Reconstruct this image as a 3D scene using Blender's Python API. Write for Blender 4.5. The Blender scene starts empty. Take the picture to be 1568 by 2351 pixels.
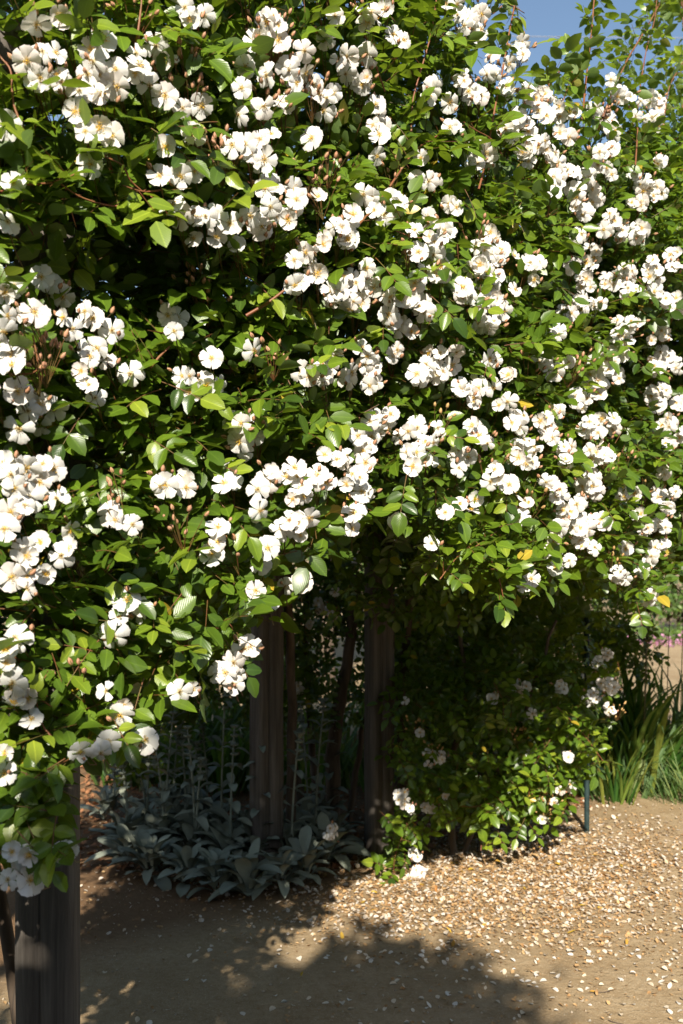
import bpy, math
import numpy as np
from mathutils import Vector, Matrix

R = np.random.default_rng(11)
rad = math.radians
scene = bpy.context.scene
COL = scene.collection

# ------------------------------------------------------------------ camera
CAM_H = 1.70
FPX = 2287.0                       # focal length in pixels of a 1568 px wide picture
CX, HY = 784.0, 1250.0             # picture centre column, horizon row
cam_data = bpy.data.cameras.new("camera")
cam = bpy.data.objects.new("camera", cam_data)
COL.objects.link(cam)
cam.location = (0, 0, CAM_H)
cam.rotation_euler = (rad(90), 0, 0)
cam_data.sensor_fit = 'VERTICAL'
cam_data.sensor_height = 36.0
cam_data.sensor_width = 24.0
cam_data.lens = FPX / 2351.5 * 36.0
cam_data.shift_y = (HY - 1175.75) / 2351.5
cam_data.clip_end = 3000
cam_data.dof.use_dof = True
cam_data.dof.focus_distance = 2.85
cam_data.dof.aperture_fstop = 4.5
scene.camera = cam

# ------------------------------------------------------------------ light
SUN_EL, SUN_LEFT = rad(33), rad(3)      # behind the camera, a little to its left
SH = np.array([-math.sin(SUN_LEFT), -math.cos(SUN_LEFT)])
SUN = np.array([SH[0] * math.cos(SUN_EL), SH[1] * math.cos(SUN_EL), math.sin(SUN_EL)])
world = bpy.data.worlds.new("World")
scene.world = world
world.use_nodes = True
wn = world.node_tree.nodes
sky = wn.new("ShaderNodeTexSky")
sky.sky_type = 'NISHITA'
sky.sun_disc = False
sky.sun_elevation = SUN_EL
sky.sun_rotation = math.atan2(SUN[0], SUN[1])
sky.air_density = 1.2
sky.dust_density = 1.2
sky.ozone_density = 1.8
wn["Background"].inputs[1].default_value = 0.08
world.node_tree.links.new(sky.outputs[0], wn["Background"].inputs[0])
sun_data = bpy.data.lights.new("sun", 'SUN')
sun_data.energy = 5.0
sun_data.angle = rad(0.53)
sun_data.color = (1.0, 0.93, 0.80)
sun = bpy.data.objects.new("sun", sun_data)
COL.objects.link(sun)
sun.rotation_euler = Vector(SUN).to_track_quat('Z', 'Y').to_euler()
sun.location = (-3, -8, 8)

vs = scene.view_settings
vs.view_transform = 'Standard'
vs.look = 'None'
vs.exposure = 0.90
vs.gamma = 1.0
vs.use_curve_mapping = False
scene.cycles.use_denoising = True
scene.cycles.max_bounces = 8
scene.cycles.transparent_max_bounces = 8
scene.cycles.caustics_reflective = False
scene.cycles.caustics_refractive = False
scene.cycles.sample_clamp_indirect = 6


# ------------------------------------------------------------------ helpers
def tag(o, label=None, category=None, group=None, kind=None):
    if label: o["label"] = label
    if category: o["category"] = category
    if group: o["group"] = group
    if kind: o["kind"] = kind
    return o

def np_mesh(name, verts, loops, sizes, mats, uv=None, col=None, smooth=True, mat_idx=None):
    """verts (n,3); loops flat vertex indices; sizes loop count per face."""
    me = bpy.data.meshes.new(name)
    verts = np.asarray(verts, np.float32); loops = np.asarray(loops, np.int32); sizes = np.asarray(sizes, np.int32)
    me.vertices.add(len(verts)); me.vertices.foreach_set("co", verts.ravel())
    me.loops.add(len(loops)); me.loops.foreach_set("vertex_index", loops)
    me.polygons.add(len(sizes))
    starts = np.concatenate(([0], np.cumsum(sizes)[:-1])).astype(np.int32)
    me.polygons.foreach_set("loop_start", starts)
    me.polygons.foreach_set("loop_total", sizes)
    if smooth: me.polygons.foreach_set("use_smooth", np.ones(len(sizes), bool))
    if mat_idx is not None: me.polygons.foreach_set("material_index", np.asarray(mat_idx, np.int32))
    if uv is not None:
        l = me.uv_layers.new(name="uv"); l.data.foreach_set("uv", np.asarray(uv, np.float32)[loops].ravel())
    if col is not None:
        a = me.attributes.new("tone", 'FLOAT_COLOR', 'POINT'); a.data.foreach_set("color", np.asarray(col, np.float32).ravel())
    for m in (mats if isinstance(mats, (list, tuple)) else [mats]): me.materials.append(m)
    me.update(); me.validate()
    return me

class MB:
    """collects faces of one mesh"""
    def __init__(s): s.v = []; s.l = []; s.z = []; s.m = []; s.n = 0; s.uv = []
    def add(s, verts, faces, mi=0, uv=None):
        b = s.n
        s.v.extend(tuple(map(float, q)) for q in verts); s.n += len(verts)
        s.uv.extend(uv if uv is not None else [(0, 0)] * len(verts))
        for f in faces:
            s.l.extend(b + i for i in f); s.z.append(len(f)); s.m.append(mi)
    def tube(s, pts, radii, k=5, mi=0, cap=True):
        pts = np.asarray(pts, float); n = len(pts)
        if np.isscalar(radii): radii = np.full(n, radii)
        vv = []; ff = []
        for i in range(n):
            t = pts[min(i + 1, n - 1)] - pts[max(i - 1, 0)]; t /= np.linalg.norm(t) + 1e-9
            a = np.cross(t, (0.13, 0.31, 0.94) if abs(t[2]) < .9 else (1, .1, 0)); a /= np.linalg.norm(a) + 1e-9
            b = np.cross(t, a)
            for j in range(k):
                q = 2 * math.pi * j / k
                vv.append(pts[i] + radii[i] * (math.cos(q) * a + math.sin(q) * b))
        for i in range(n - 1):
            for j in range(k):
                ff.append((i * k + j, i * k + (j + 1) % k, (i + 1) * k + (j + 1) % k, (i + 1) * k + j))
        if cap: ff.append(tuple(range((n - 1) * k, n * k)))
        s.add(vv, ff, mi)
    def mesh(s, name, mats, smooth=True):
        return np_mesh(name, np.array(s.v).reshape(-1, 3), s.l, s.z, mats, uv=np.array(s.uv).reshape(-1, 2), smooth=smooth, mat_idx=s.m)

def link(name, me, parent=None, loc=(0, 0, 0), rot=None, scale=None):
    o = bpy.data.objects.new(name, me)
    COL.objects.link(o)
    if parent: o.parent = parent
    o.location = loc
    if rot is not None:
        o.rotation_mode = 'QUATERNION'; o.rotation_quaternion = rot
    if scale is not None: o.scale = (scale,) * 3 if np.isscalar(scale) else scale
    return o

def empty(name, loc):
    o = bpy.data.objects.new(name, None); o.empty_display_size = .1
    COL.objects.link(o); o.location = loc
    return o

def frame_quat(x, z):
    """rotation whose local z looks along z and local x lies close to x"""
    z = Vector(z).normalized(); x = Vector(x); x = (x - z * x.dot(z))
    if x.length < 1e-6: x = z.orthogonal()
    x.normalize(); y = z.cross(x)
    return Matrix((x, y, z)).transposed().to_quaternion()

def nrm(a): return a / (np.linalg.norm(a, axis=-1, keepdims=True) + 1e-9)

def in_poly(px, py, poly):
    px = np.asarray(px); py = np.asarray(py); c = np.zeros(px.shape, bool)
    n = len(poly)
    for i in range(n):
        x0, y0 = poly[i]; x1, y1 = poly[i - 1]
        if y0 == y1: continue
        c ^= ((y0 > py) != (y1 > py)) & (px < (x1 - x0) * (py - y0) / (y1 - y0) + x0)
    return c

def project(p):
    return CX + FPX * p[..., 0] / p[..., 1], HY - FPX * (p[..., 2] - CAM_H) / p[..., 1]

def pix(x, y, depth):
    return np.array([(x - CX) / FPX * depth, depth, CAM_H - (y - HY) / FPX * depth])

def ground_pix(x, y):
    return pix(x, y, CAM_H * FPX / (y - HY))

# ------------------------------------------------------------------ materials
def new_mat(name):
    m = bpy.data.materials.new(name); m.use_nodes = True
    nt = m.node_tree; b = nt.nodes["Principled BSDF"]
    return m, nt, b

def N(nt, kind, **kw):
    n = nt.nodes.new(kind)
    for k, v in kw.items():
        if hasattr(n, k): setattr(n, k, v)
    return n

def ramp(nt, fac, stops):
    r = nt.nodes.new("ShaderNodeValToRGB")
    while len(r.color_ramp.elements) < len(stops): r.color_ramp.elements.new(.5)
    for e, (p, c) in zip(r.color_ramp.elements, stops):
        e.position = p; e.color = (*c, 1)
    nt.links.new(fac, r.inputs[0])
    return r.outputs[0]

def mixc(nt, fac, a, b, blend='MIX'):
    m = nt.nodes.new("ShaderNodeMix"); m.data_type = 'RGBA'; m.blend_type = blend
    for sock, v in ((m.inputs[0], fac), (m.inputs[6], a), (m.inputs[7], b)):
        if isinstance(v, (int, float)): sock.default_value = v
        elif isinstance(v, tuple): sock.default_value = (*v, 1)
        else: nt.links.new(v, sock)
    return m.outputs[2]

def add_translucent(nt, b, col, fac):
    t = nt.nodes.new("ShaderNodeBsdfTranslucent")
    if isinstance(col, tuple): t.inputs[0].default_value = (*col, 1)
    else: nt.links.new(col, t.inputs[0])
    mx = nt.nodes.new("ShaderNodeMixShader"); mx.inputs[0].default_value = fac
    nt.links.new(b.outputs[0], mx.inputs[1]); nt.links.new(t.outputs[0], mx.inputs[2])
    nt.links.new(mx.outputs[0], nt.nodes["Material Output"].inputs[0])

def leaf_material(name, dark, mid, young, trans, rough=.36, per_object=False, vein=True, tfac=.3, under=(.10, .15, .06)):
    m, nt, b = new_mat(name)
    if per_object:
        oi = N(nt, "ShaderNodeObjectInfo"); tone = oi.outputs["Random"]
    else:
        at = N(nt, "ShaderNodeAttribute", attribute_name="tone")
        sp = N(nt, "ShaderNodeSeparateColor"); nt.links.new(at.outputs["Color"], sp.inputs[0]); tone = sp.outputs[0]
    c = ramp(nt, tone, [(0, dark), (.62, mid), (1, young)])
    if not per_object:
        gt = N(nt, "ShaderNodeMath", operation='GREATER_THAN'); gt.inputs[1].default_value = .988
        nt.links.new(sp.outputs[1], gt.inputs[0]); c = mixc(nt, gt.outputs[0], c, (.36, .27, .03))
    uvn = N(nt, "ShaderNodeUVMap"); uvn.uv_map = "uv"
    sx = N(nt, "ShaderNodeSeparateXYZ"); nt.links.new(uvn.outputs[0], sx.inputs[0])
    # blotches
    tc = N(nt, "ShaderNodeNewGeometry")
    nz = N(nt, "ShaderNodeTexNoise"); nz.inputs["Scale"].default_value = 60; nz.inputs["Detail"].default_value = 2
    nt.links.new(tc.outputs["Position"], nz.inputs["Vector"])
    c = mixc(nt, nz.outputs[0], c, mixc(nt, .8, c, (1.25, 1.2, 1.1), 'MULTIPLY'))
    ab = N(nt, "ShaderNodeMath", operation='ABSOLUTE')
    su = N(nt, "ShaderNodeMath", operation='SUBTRACT'); su.inputs[1].default_value = .5
    nt.links.new(sx.outputs[1], su.inputs[0]); nt.links.new(su.outputs[0], ab.inputs[0])
    if vein:
        lt = N(nt, "ShaderNodeMath", operation='LESS_THAN'); lt.inputs[1].default_value = .035
        nt.links.new(ab.outputs[0], lt.inputs[0])
        sc = N(nt, "ShaderNodeMath", operation='MULTIPLY'); sc.inputs[1].default_value = .55
        nt.links.new(lt.outputs[0], sc.inputs[0])
        c = mixc(nt, sc.outputs[0], c, mixc(nt, 1.0, c, (1.9, 1.75, 1.8), 'MULTIPLY'))
        # slanted side veins as relief
        a2 = N(nt, "ShaderNodeMath", operation='MULTIPLY'); a2.inputs[1].default_value = .9
        nt.links.new(ab.outputs[0], a2.inputs[0])
        s2 = N(nt, "ShaderNodeMath", operation='SUBTRACT'); nt.links.new(sx.outputs[0], s2.inputs[0]); nt.links.new(a2.outputs[0], s2.inputs[1])
        s3 = N(nt, "ShaderNodeMath", operation='MULTIPLY'); s3.inputs[1].default_value = 52; nt.links.new(s2.outputs[0], s3.inputs[0])
        s4 = N(nt, "ShaderNodeMath", operation='SINE'); nt.links.new(s3.outputs[0], s4.inputs[0])
        bp = N(nt, "ShaderNodeBump"); bp.inputs["Strength"].default_value = .10; bp.inputs["Distance"].default_value = .0008
        nt.links.new(s4.outputs[0], bp.inputs["Height"]); nt.links.new(bp.outputs[0], b.inputs["Normal"])
    # paler, duller underside of the leaf
    cu = mixc(nt, tc.outputs["Backfacing"], c, mixc(nt, .55, c, under))
    nt.links.new(cu, b.inputs["Base Color"])
    rr = N(nt, "ShaderNodeMath", operation='MULTIPLY_ADD'); rr.inputs[1].default_value = .22; rr.inputs[2].default_value = rough
    nt.links.new(tc.outputs["Backfacing"], rr.inputs[0]); nt.links.new(rr.outputs[0], b.inputs["Roughness"])
    b.inputs["Specular IOR Level"].default_value = .5
    tr = mixc(nt, 1.0, mixc(nt, tone, (.7, .7, .7), (1.3, 1.25, 1.1)), trans, 'MULTIPLY')
    add_translucent(nt, b, tr, tfac)
    return m

GREEN = dict(dark=(.030, .066, .010), mid=(.098, .168, .013), young=(.215, .275, .026), trans=(.25, .37, .02))
M_leaf = leaf_material("rose leaf green", rough=.32, **GREEN)
M_leaf_obj = leaf_material("rose leaf green single", per_object=True, rough=.32, **GREEN)
M_shrub = leaf_material("shrub leaf", (.03, .07, .015), (.08, .15, .025), (.17, .24, .04), (.2, .3, .04), rough=.5, vein=False)
M_strap = leaf_material("strap leaf", (.022, .075, .016), (.065, .16, .025), (.24, .27, .05), (.2, .3, .03), rough=.42, per_object=True, vein=False)
M_woolly = leaf_material("woolly grey leaf", (.20, .23, .19), (.27, .30, .245), (.33, .36, .29), (.16, .19, .12), rough=.85, per_object=True, vein=False, tfac=.1, under=(.22, .25, .22))
M_tree = leaf_material("tree leaf", (.02, .05, .012), (.05, .10, .02), (.09, .15, .03), (.14, .24, .03), rough=.45, vein=False)

def petal_material():
    m, nt, b = new_mat("white petal")
    uvn = N(nt, "ShaderNodeUVMap"); uvn.uv_map = "uv"
    sx = N(nt, "ShaderNodeSeparateXYZ"); nt.links.new(uvn.outputs[0], sx.inputs[0])
    oi = N(nt, "ShaderNodeObjectInfo")
    base = ramp(nt, oi.outputs["Random"], [(0, (.76, .75, .72)), (.6, (.78, .765, .73)), (1, (.77, .70, .65))])
    yel = ramp(nt, sx.outputs[0], [(.04, (.85, .72, .36)), (.22, (1, 1, 1))])
    c = mixc(nt, 1.0, base, yel, 'MULTIPLY')
    gm = N(nt, "ShaderNodeNewGeometry")
    nz = N(nt, "ShaderNodeTexNoise"); nz.inputs["Scale"].default_value = 28; nt.links.new(gm.outputs["Position"], nz.inputs["Vector"])
    blot = ramp(nt, nz.outputs[0], [(.60, (0, 0, 0)), (.78, (1, 1, 1))])
    edge = ramp(nt, sx.outputs[0], [(.72, (0, 0, 0)), (1, (1, 1, 1))])
    pk = mixc(nt, 1.0, blot, edge, 'MULTIPLY')
    bw = N(nt, "ShaderNodeRGBToBW"); nt.links.new(pk, bw.inputs[0])
    mu = N(nt, "ShaderNodeMath", operation='MULTIPLY'); mu.inputs[1].default_value = .55; nt.links.new(bw.outputs[0], mu.inputs[0])
    c = mixc(nt, mu.outputs[0], c, (.80, .50, .50))
    nt.links.new(c, b.inputs["Base Color"])
    wv = N(nt, "ShaderNodeTexNoise"); wv.inputs["Scale"].default_value = 9
    mp = N(nt, "ShaderNodeMapping"); mp.inputs["Scale"].default_value = (.6, 6, 1)
    nt.links.new(uvn.outputs[0], mp.inputs[0]); nt.links.new(mp.outputs[0], wv.inputs["Vector"])
    bp = N(nt, "ShaderNodeBump"); bp.inputs["Strength"].default_value = .35; bp.inputs["Distance"].default_value = .002
    nt.links.new(wv.outputs[0], bp.inputs["Height"]); nt.links.new(bp.outputs[0], b.inputs["Normal"])
    b.inputs["Roughness"].default_value = .75
    b.inputs["Specular IOR Level"].default_value = .25
    add_translucent(nt, b, (.80, .76, .66), .24)
    return m
M_petal = petal_material()

def plain(name, c1, c2, rough=.7, scale=40, spec=.3, bump=0.0, trans=None, per_object=False, stretch=None):
    m, nt, b = new_mat(name)
    gm = N(nt, "ShaderNodeNewGeometry")
    nz = N(nt, "ShaderNodeTexNoise"); nz.inputs["Scale"].default_value = scale; nz.inputs["Detail"].default_value = 4
    if stretch:
        mp = N(nt, "ShaderNodeMapping"); mp.inputs["Scale"].default_value = stretch
        nt.links.new(gm.outputs["Position"], mp.inputs[0]); nt.links.new(mp.outputs[0], nz.inputs["Vector"])
    else: nt.links.new(gm.outputs["Position"], nz.inputs["Vector"])
    f = nz.outputs[0]
    if per_object:
        f = N(nt, "ShaderNodeObjectInfo").outputs["Random"]
        c = ramp(nt, f, [(0, c1), (1, c2)])
    else: c = ramp(nt, f, [(.32, c1), (.68, c2)])
    nt.links.new(c, b.inputs["Base Color"])
    b.inputs["Roughness"].default_value = rough; b.inputs["Specular IOR Level"].default_value = spec
    if bump:
        bp = N(nt, "ShaderNodeBump"); bp.inputs["Strength"].default_value = bump; bp.inputs["Distance"].default_value = .004
        nt.links.new(nz.outputs[0], bp.inputs["Height"]); nt.links.new(bp.outputs[0], b.inputs["Normal"])
    if trans: add_translucent(nt, b, trans, .25)
    return m

M_yellow = plain("stamen yellow", (.80, .46, .03), (.85, .56, .08), .7, 300)
M_brown = plain("stamen brown", (.14, .07, .02), (.34, .20, .06), .8, 300)
M_stem = plain("red green stem", (.16, .045, .022), (.12, .11, .03), .5, 25)
M_cane = plain("red cane", (.20, .060, .030), (.22, .11, .045), .45, 18, bump=.2)
M_oldcane = plain("old brown cane", (.07, .05, .035), (.15, .11, .08), .85, 30, bump=.5, stretch=(1, 1, .15))
M_bud = plain("rose bud", (.42, .20, .10), (.55, .30, .20), .55, 90)
M_sepal = plain("sepal green", (.10, .12, .03), (.22, .15, .05), .6, 90)
M_spent = plain("spent bloom tan", (.36, .20, .07), (.55, .36, .15), .85, 90)
M_litterpetal = plain("fallen petal", (.80, .77, .72), (.70, .58, .42), .8, 90, per_object=True, trans=(.7, .65, .55))
M_litterpetal2 = plain("fallen petal stuff", (.80, .76, .70), (.50, .34, .17), .8, 45, trans=(.6, .5, .4))
M_chaff = plain("dry chaff", (.24, .12, .045), (.50, .33, .16), .9, 33)
M_dryleaf = plain("dry leaf", (.52, .34, .04), (.34, .15, .04), .7, 40, per_object=True)
M_stone = plain("pebble", (.30, .24, .17), (.48, .40, .30), .9, 30)
M_stake = plain("green steel", (.012, .026, .026), (.025, .05, .05), .5, 40, spec=.4)
M_black = plain("black plastic", (.012, .012, .012), (.02, .02, .02), .5, 40)
M_cable = plain("grey cable", (.22, .22, .24), (.28, .28, .30), .6, 4)
M_pink = plain("magenta bloom", (.30, .12, .20), (.48, .24, .36), .7, 12)

def wood_material():
    m, nt, b = new_mat("weathered wood")
    tc = N(nt, "ShaderNodeTexCoord")
    mp = N(nt, "ShaderNodeMapping"); mp.inputs["Scale"].default_value = (30, 30, 1.3)
    nt.links.new(tc.outputs["Object"], mp.inputs[0])
    nz = N(nt, "ShaderNodeTexNoise"); nz.inputs["Scale"].default_value = 1.6; nz.inputs["Detail"].default_value = 9; nz.inputs["Roughness"].default_value = .62
    nz.inputs["Distortion"].default_value = .6
    nt.links.new(mp.outputs[0], nz.inputs["Vector"])
    c = ramp(nt, nz.outputs[0], [(.28, (.05, .040, .032)), (.5, (.115, .098, .082)), (.72, (.19, .168, .145))])
    n2 = N(nt, "ShaderNodeTexNoise"); n2.inputs["Scale"].default_value = 2.2
    nt.links.new(tc.outputs["Object"], n2.inputs["Vector"])
    c = mixc(nt, n2.outputs[0], c, mixc(nt, .8, c, (.55, .5, .46), 'MULTIPLY'))
    nt.links.new(c, b.inputs["Base Color"]); b.inputs["Roughness"].default_value = .9
    bp = N(nt, "ShaderNodeBump"); bp.inputs["Strength"].default_value = .6; bp.inputs["Distance"].default_value = .006
    nt.links.new(nz.outputs[0], bp.inputs["Height"]); nt.links.new(bp.outputs[0], b.inputs["Normal"])
    return m
M_wood = wood_material()

def ground_material():
    m, nt, b = new_mat("sandy dirt")
    gm = N(nt, "ShaderNodeNewGeometry"); P = gm.outputs["Position"]
    def nz(scale, det=5, rg=.6):
        n = N(nt, "ShaderNodeTexNoise"); n.inputs["Scale"].default_value = scale; n.inputs["Detail"].default_value = det
        n.inputs["Roughness"].default_value = rg; nt.links.new(P, n.inputs["Vector"]); return n.outputs[0]
    big = nz(.9); mid_ = nz(5.5, 4, .6); fine = nz(38, 6, .7); grit = nz(170, 3, .7)
    c = ramp(nt, big, [(.3, (.36, .262, .155)), (.7, (.46, .352, .22))])
    c = mixc(nt, ramp(nt, mid_, [(.38, (0, 0, 0)), (.66, (1, 1, 1))]), mixc(nt, 1.0, c, (.86, .83, .78), 'MULTIPLY'), c)
    c = mixc(nt, ramp(nt, fine, [(.35, (0, 0, 0)), (.62, (1, 1, 1))]), mixc(nt, 1.0, c, (.80, .76, .70), 'MULTIPLY'), c)
    c = mixc(nt, ramp(nt, grit, [(.58, (0, 0, 0)), (.72, (1, 1, 1))]), c, (.56, .47, .35))
    c = mixc(nt, ramp(nt, grit, [(.26, (1, 1, 1)), (.36, (0, 0, 0))]), c, (.20, .145, .09))
    # darker humus soil in the planting beds
    att = N(nt, "ShaderNodeAttribute", attribute_name="tone")
    sp = N(nt, "ShaderNodeSeparateColor"); nt.links.new(att.outputs["Color"], sp.inputs[0])
    soil = mixc(nt, fine, (.10, .055, .028), (.22, .12, .06))
    c = mixc(nt, sp.outputs[0], c, soil)
    nt.links.new(c, b.inputs["Base Color"]); b.inputs["Roughness"].default_value = .95; b.inputs["Specular IOR Level"].default_value = .15
    bp = N(nt, "ShaderNodeBump"); bp.inputs["Strength"].default_value = .75; bp.inputs["Distance"].default_value = .012
    ad = N(nt, "ShaderNodeMath", operation='MULTIPLY_ADD'); ad.inputs[1].default_value = .35
    nt.links.new(grit, ad.inputs[0]); nt.links.new(fine, ad.inputs[2])
    nt.links.new(ad.outputs[0], bp.inputs["Height"]); nt.links.new(bp.outputs[0], b.inputs["Normal"])
    return m
M_ground = ground_material()

# ------------------------------------------------------------------ ground
_gg = [(R.uniform(-3, 4), R.uniform(2.5, 9), R.uniform(.12, .5), R.uniform(-.02, .02)) for _ in range(140)]
def ground_z(x, y):
    x = np.asarray(x, float); y = np.asarray(y, float); z = np.zeros(np.broadcast(x, y).shape)
    for a, b_, s, h in _gg: z += h * np.exp(-((x - a) ** 2 + (y - b_) ** 2) / (s * s))
    return z * .8

def make_ground():
    xs = np.unique(np.concatenate([np.linspace(-2000, -60, 8), np.linspace(-60, -4, 12), np.arange(-4, 5, .05), np.linspace(5, 60, 12), np.linspace(60, 2000, 8)]))
    ys = np.unique(np.concatenate([np.linspace(-400, -20, 5), np.linspace(-20, 2.2, 12), np.arange(2.2, 9.5, .05), np.linspace(9.5, 60, 18), np.linspace(60, 2500, 10)]))
    X, Y = np.meshgrid(xs, ys); Z = ground_z(X, Y)
    ny, nx = X.shape
    v = np.stack([X, Y, Z], -1).reshape(-1, 3)
    i = np.arange(ny - 1)[:, None] * nx + np.arange(nx - 1)[None]
    loops = np.stack([i, i + 1, i + 1 + nx, i + nx], -1).reshape(-1)
    # planting bed under and behind the pergola
    bed = np.clip((Y - (5.0 + .9 * (X - .2))) / .5, 0, 1) * np.clip((1.9 + .25 * (Y - 5) - X) / .5, 0, 1) * np.clip((9.2 - Y) / .5, 0, 1)
    bed = np.maximum(bed, np.clip((Y - 4.75) / .4, 0, 1) * np.clip((.25 - X) / .3, 0, 1) * np.clip((9.2 - Y) / .5, 0, 1))
    col = np.zeros((len(v), 4)); col[:, 0] = bed.ravel() * .85; col[:, 3] = 1
    me = np_mesh("ground", v, loops, np.full((ny - 1) * (nx - 1), 4), M_ground, col=col)
    tag(link("ground", me), "bare sandy dirt ground of the garden path", kind="structure")
make_ground()

# ------------------------------------------------------------------ front surface of the rose wall  y = F(x, z)
_B = []
for _ in range(260):
    s = R.uniform(.07, .26)
    _B.append((R.uniform(-2.2, 3.2), R.uniform(.7, 4.2), s, R.uniform(-1, 1) * (.05 + .36 * s)))
# hollows that stay in shade: picture column, row, half width, half height, depth
HOLLOW = [(190, 600, 230, 75, .36), (330, 1330, 60, 45, .14), (70, 940, 90, 60, .15), (560, 640, 60, 50, .10),
          (440, 690, 120, 50, .16), (680, 1000, 60, 50, .1), (880, 990, 60, 80, .22), (640, 1330, 70, 60, .12), (150, 1000, 120, 40, .15), (560, 1060, 30, 40, .1),
          (1400, 590, 50, 60, .14), (1300, 720, 60, 40, .1), (1420, 900, 60, 50, .12), (870, 1180, 60, 60, .2)]
def F0(x, z):
    y = 2.62 + .95 * x + .12 * np.clip(x, -1.2, 4) ** 2
    y = y + .55 * np.clip(z - 3.25, 0, 3) ** 1.3
    y = y + .22 * np.clip(1.5 - z, 0, 1) ** 1.2
    return y
def F(x, z):
    x = np.asarray(x, float); z = np.asarray(z, float)
    y = F0(x, z)
    for a, b_, s, h in _B: y = y + h * np.exp(-((x - a) ** 2 + (z - b_) ** 2) / (s * s))
    px, py = CX + FPX * x / y, HY - FPX * (z - CAM_H) / y
    for a, b_, w, h, d in HOLLOW: y = y + d * np.exp(-(((px - a) / w) ** 2 + ((py - b_) / h) ** 2))
    return y
def on_surface(px, py, off=0.0):
    y = np.full(np.shape(px), 2.8)
    u = (np.asarray(px, float) - CX) / FPX; v = (np.asarray(py, float) - HY) / FPX
    for _ in range(14): y = .5 * y + .5 * F(u * y, CAM_H - v * y)
    y = y + off
    return np.stack([u * y, y, CAM_H - v * y], -1)

MASS = [(-900, -700), (1040, -500), (1085, -60), (1120, 110), (1200, 190), (1240, 245), (1300, 275), (1400, 285), (1480, 280), (1568, 300), (1800, 310),
        (2100, 350), (2100, 1350), (1700, 1320), (1568, 1300), (1500, 1390), (1450, 1360), (1400, 1300), (1330, 1275), (1240, 1310), (1160, 1335),
        (1080, 1300), (1005, 1280), (985, 1200), (955, 1125), (905, 1085), (872, 1070), (850, 1190), (800, 1225), (740, 1250), (690, 1310),
        (640, 1400), (605, 1470), (570, 1530), (480, 1545), (400, 1590), (320, 1630), (245, 1690), (190, 1790), (155, 1870), (120, 1935), (0, 1990), (-300, 1960), (-900, 1800)]
CUTS = [(430, 'A'), (872, 'E'), (1215, 'G'), (1e9, 'B')]     # picture columns where one rose gives way to the next
def who(px): return next(k for c, k in CUTS if px < c)

# ------------------------------------------------------------------ leaves in bulk
T_L = np.array([0, .30, .58, .82, 1.0, .20, .50, .79, .20, .50, .79])
T_W = np.array([0, 0, 0, 0, 0, .40, .50, .31, -.40, -.50, -.31])
T_F = [(0, 5, 1), (1, 5, 6, 2), (2, 6, 7, 3), (3, 7, 4), (0, 1, 8), (1, 2, 9, 8), (2, 3, 10, 9), (3, 4, 10)]
T_SZ = np.array([len(f) for f in T_F]); T_LP = np.concatenate([np.array(f) for f in T_F])

def leaf_arrays(B, D, Nn, L, W, fold, curl):
    D = nrm(D); S = nrm(np.cross(D, Nn)); U = np.cross(S, D)
    l = T_L[None, :, None]; w = T_W[None, :, None]
    L_ = L[:, None, None]; W_ = W[:, None, None]
    h = np.abs(w) * fold[:, None, None] * W_ - curl[:, None, None] * L_ * l * l
    v = B[:, None] + D[:, None] * l * L_ + S[:, None] * w * W_ + U[:, None] * h
    n = len(B)
    loops = (np.arange(n)[:, None] * 11 + T_LP[None]).ravel()
    sizes = np.tile(T_SZ, n)
    uv = np.tile(np.stack([T_L, T_W + .5], -1), (n, 1))
    return v.reshape(-1, 3), loops, sizes, uv

def sprays(P, A, Up, tone, size=.052):
    """compound leaves: P base, A rachis direction, Up leaf-plane normal -> leaflet arrays + rachis arrays"""
    n = len(P); A = nrm(A); S = nrm(np.cross(A, Up)); U = np.cross(S, A)
    sz = size * R.uniform(.72, 1.25, n)
    Bs, Ds, Ns, Ls, Ts = [], [], [], [], []
    k7 = R.random(n) < .45
    slots = [(2.35, 0, 1.0), (1.75, 1, .92), (1.75, -1, .92), (.95, 1, .8), (.95, -1, .8), (.35, 1, .62), (.35, -1, .62)]
    for q, (al, sd, sc) in enumerate(slots):
        keep = np.ones(n, bool) if q < 5 else k7
        keep &= R.random(n) > .05
        m = keep.sum()
        a, s, u, z_ = A[keep], S[keep], U[keep], sz[keep]
        al_ = al * z_[:, None] * .62
        droop = (al / 2.35) ** 2 * z_[:, None] * .25
        b = P[keep] + a * al_ - u * droop + s * sd * z_[:, None] * .06
        d = a * (1.0 if sd == 0 else .38) + s * sd * (0 if sd == 0 else 1.0) + R.normal(0, .16, (m, 3)) - u * .15
        nn = u + R.normal(0, .28, (m, 3)) - s * sd * .12
        Bs.append(b); Ds.append(d); Ns.append(nn); Ls.append(z_ * sc * R.uniform(.88, 1.12, m)); Ts.append(tone[keep])
    B = np.concatenate(Bs); D = np.concatenate(Ds); Nn = np.concatenate(Ns); L = np.concatenate(Ls); T = np.concatenate(Ts)
    m = len(B)
    v, lo, sz_, uv = leaf_arrays(B, D, Nn, L, L * R.uniform(.54, .66, m), R.uniform(.05, .5, m), R.uniform(-.05, .30, m))
    T = np.clip(T + R.normal(0, .07, m), 0, 1)
    col = np.repeat(np.stack([T, R.random(m), T, np.ones(m)], -1), 11, 0)
    return v, lo, sz_, uv, col

def rachis_arrays(P, A, Ln, w=.0011):
    n = len(P); A = nrm(A); S = nrm(np.cross(A, R.normal(0, 1, (n, 3)))); U = np.cross(A, S)
    e = P + A * Ln[:, None]
    v = np.stack([P + S * w, P - S * w, e - S * w * .6, e + S * w * .6, P + U * w, P - U * w, e - U * w * .6, e + U * w * .6], 1).reshape(-1, 3)
    lo = (np.arange(n)[:, None] * 8 + np.arange(8)[None]).ravel()
    return v, lo, np.full(n * 2, 4)

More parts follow.
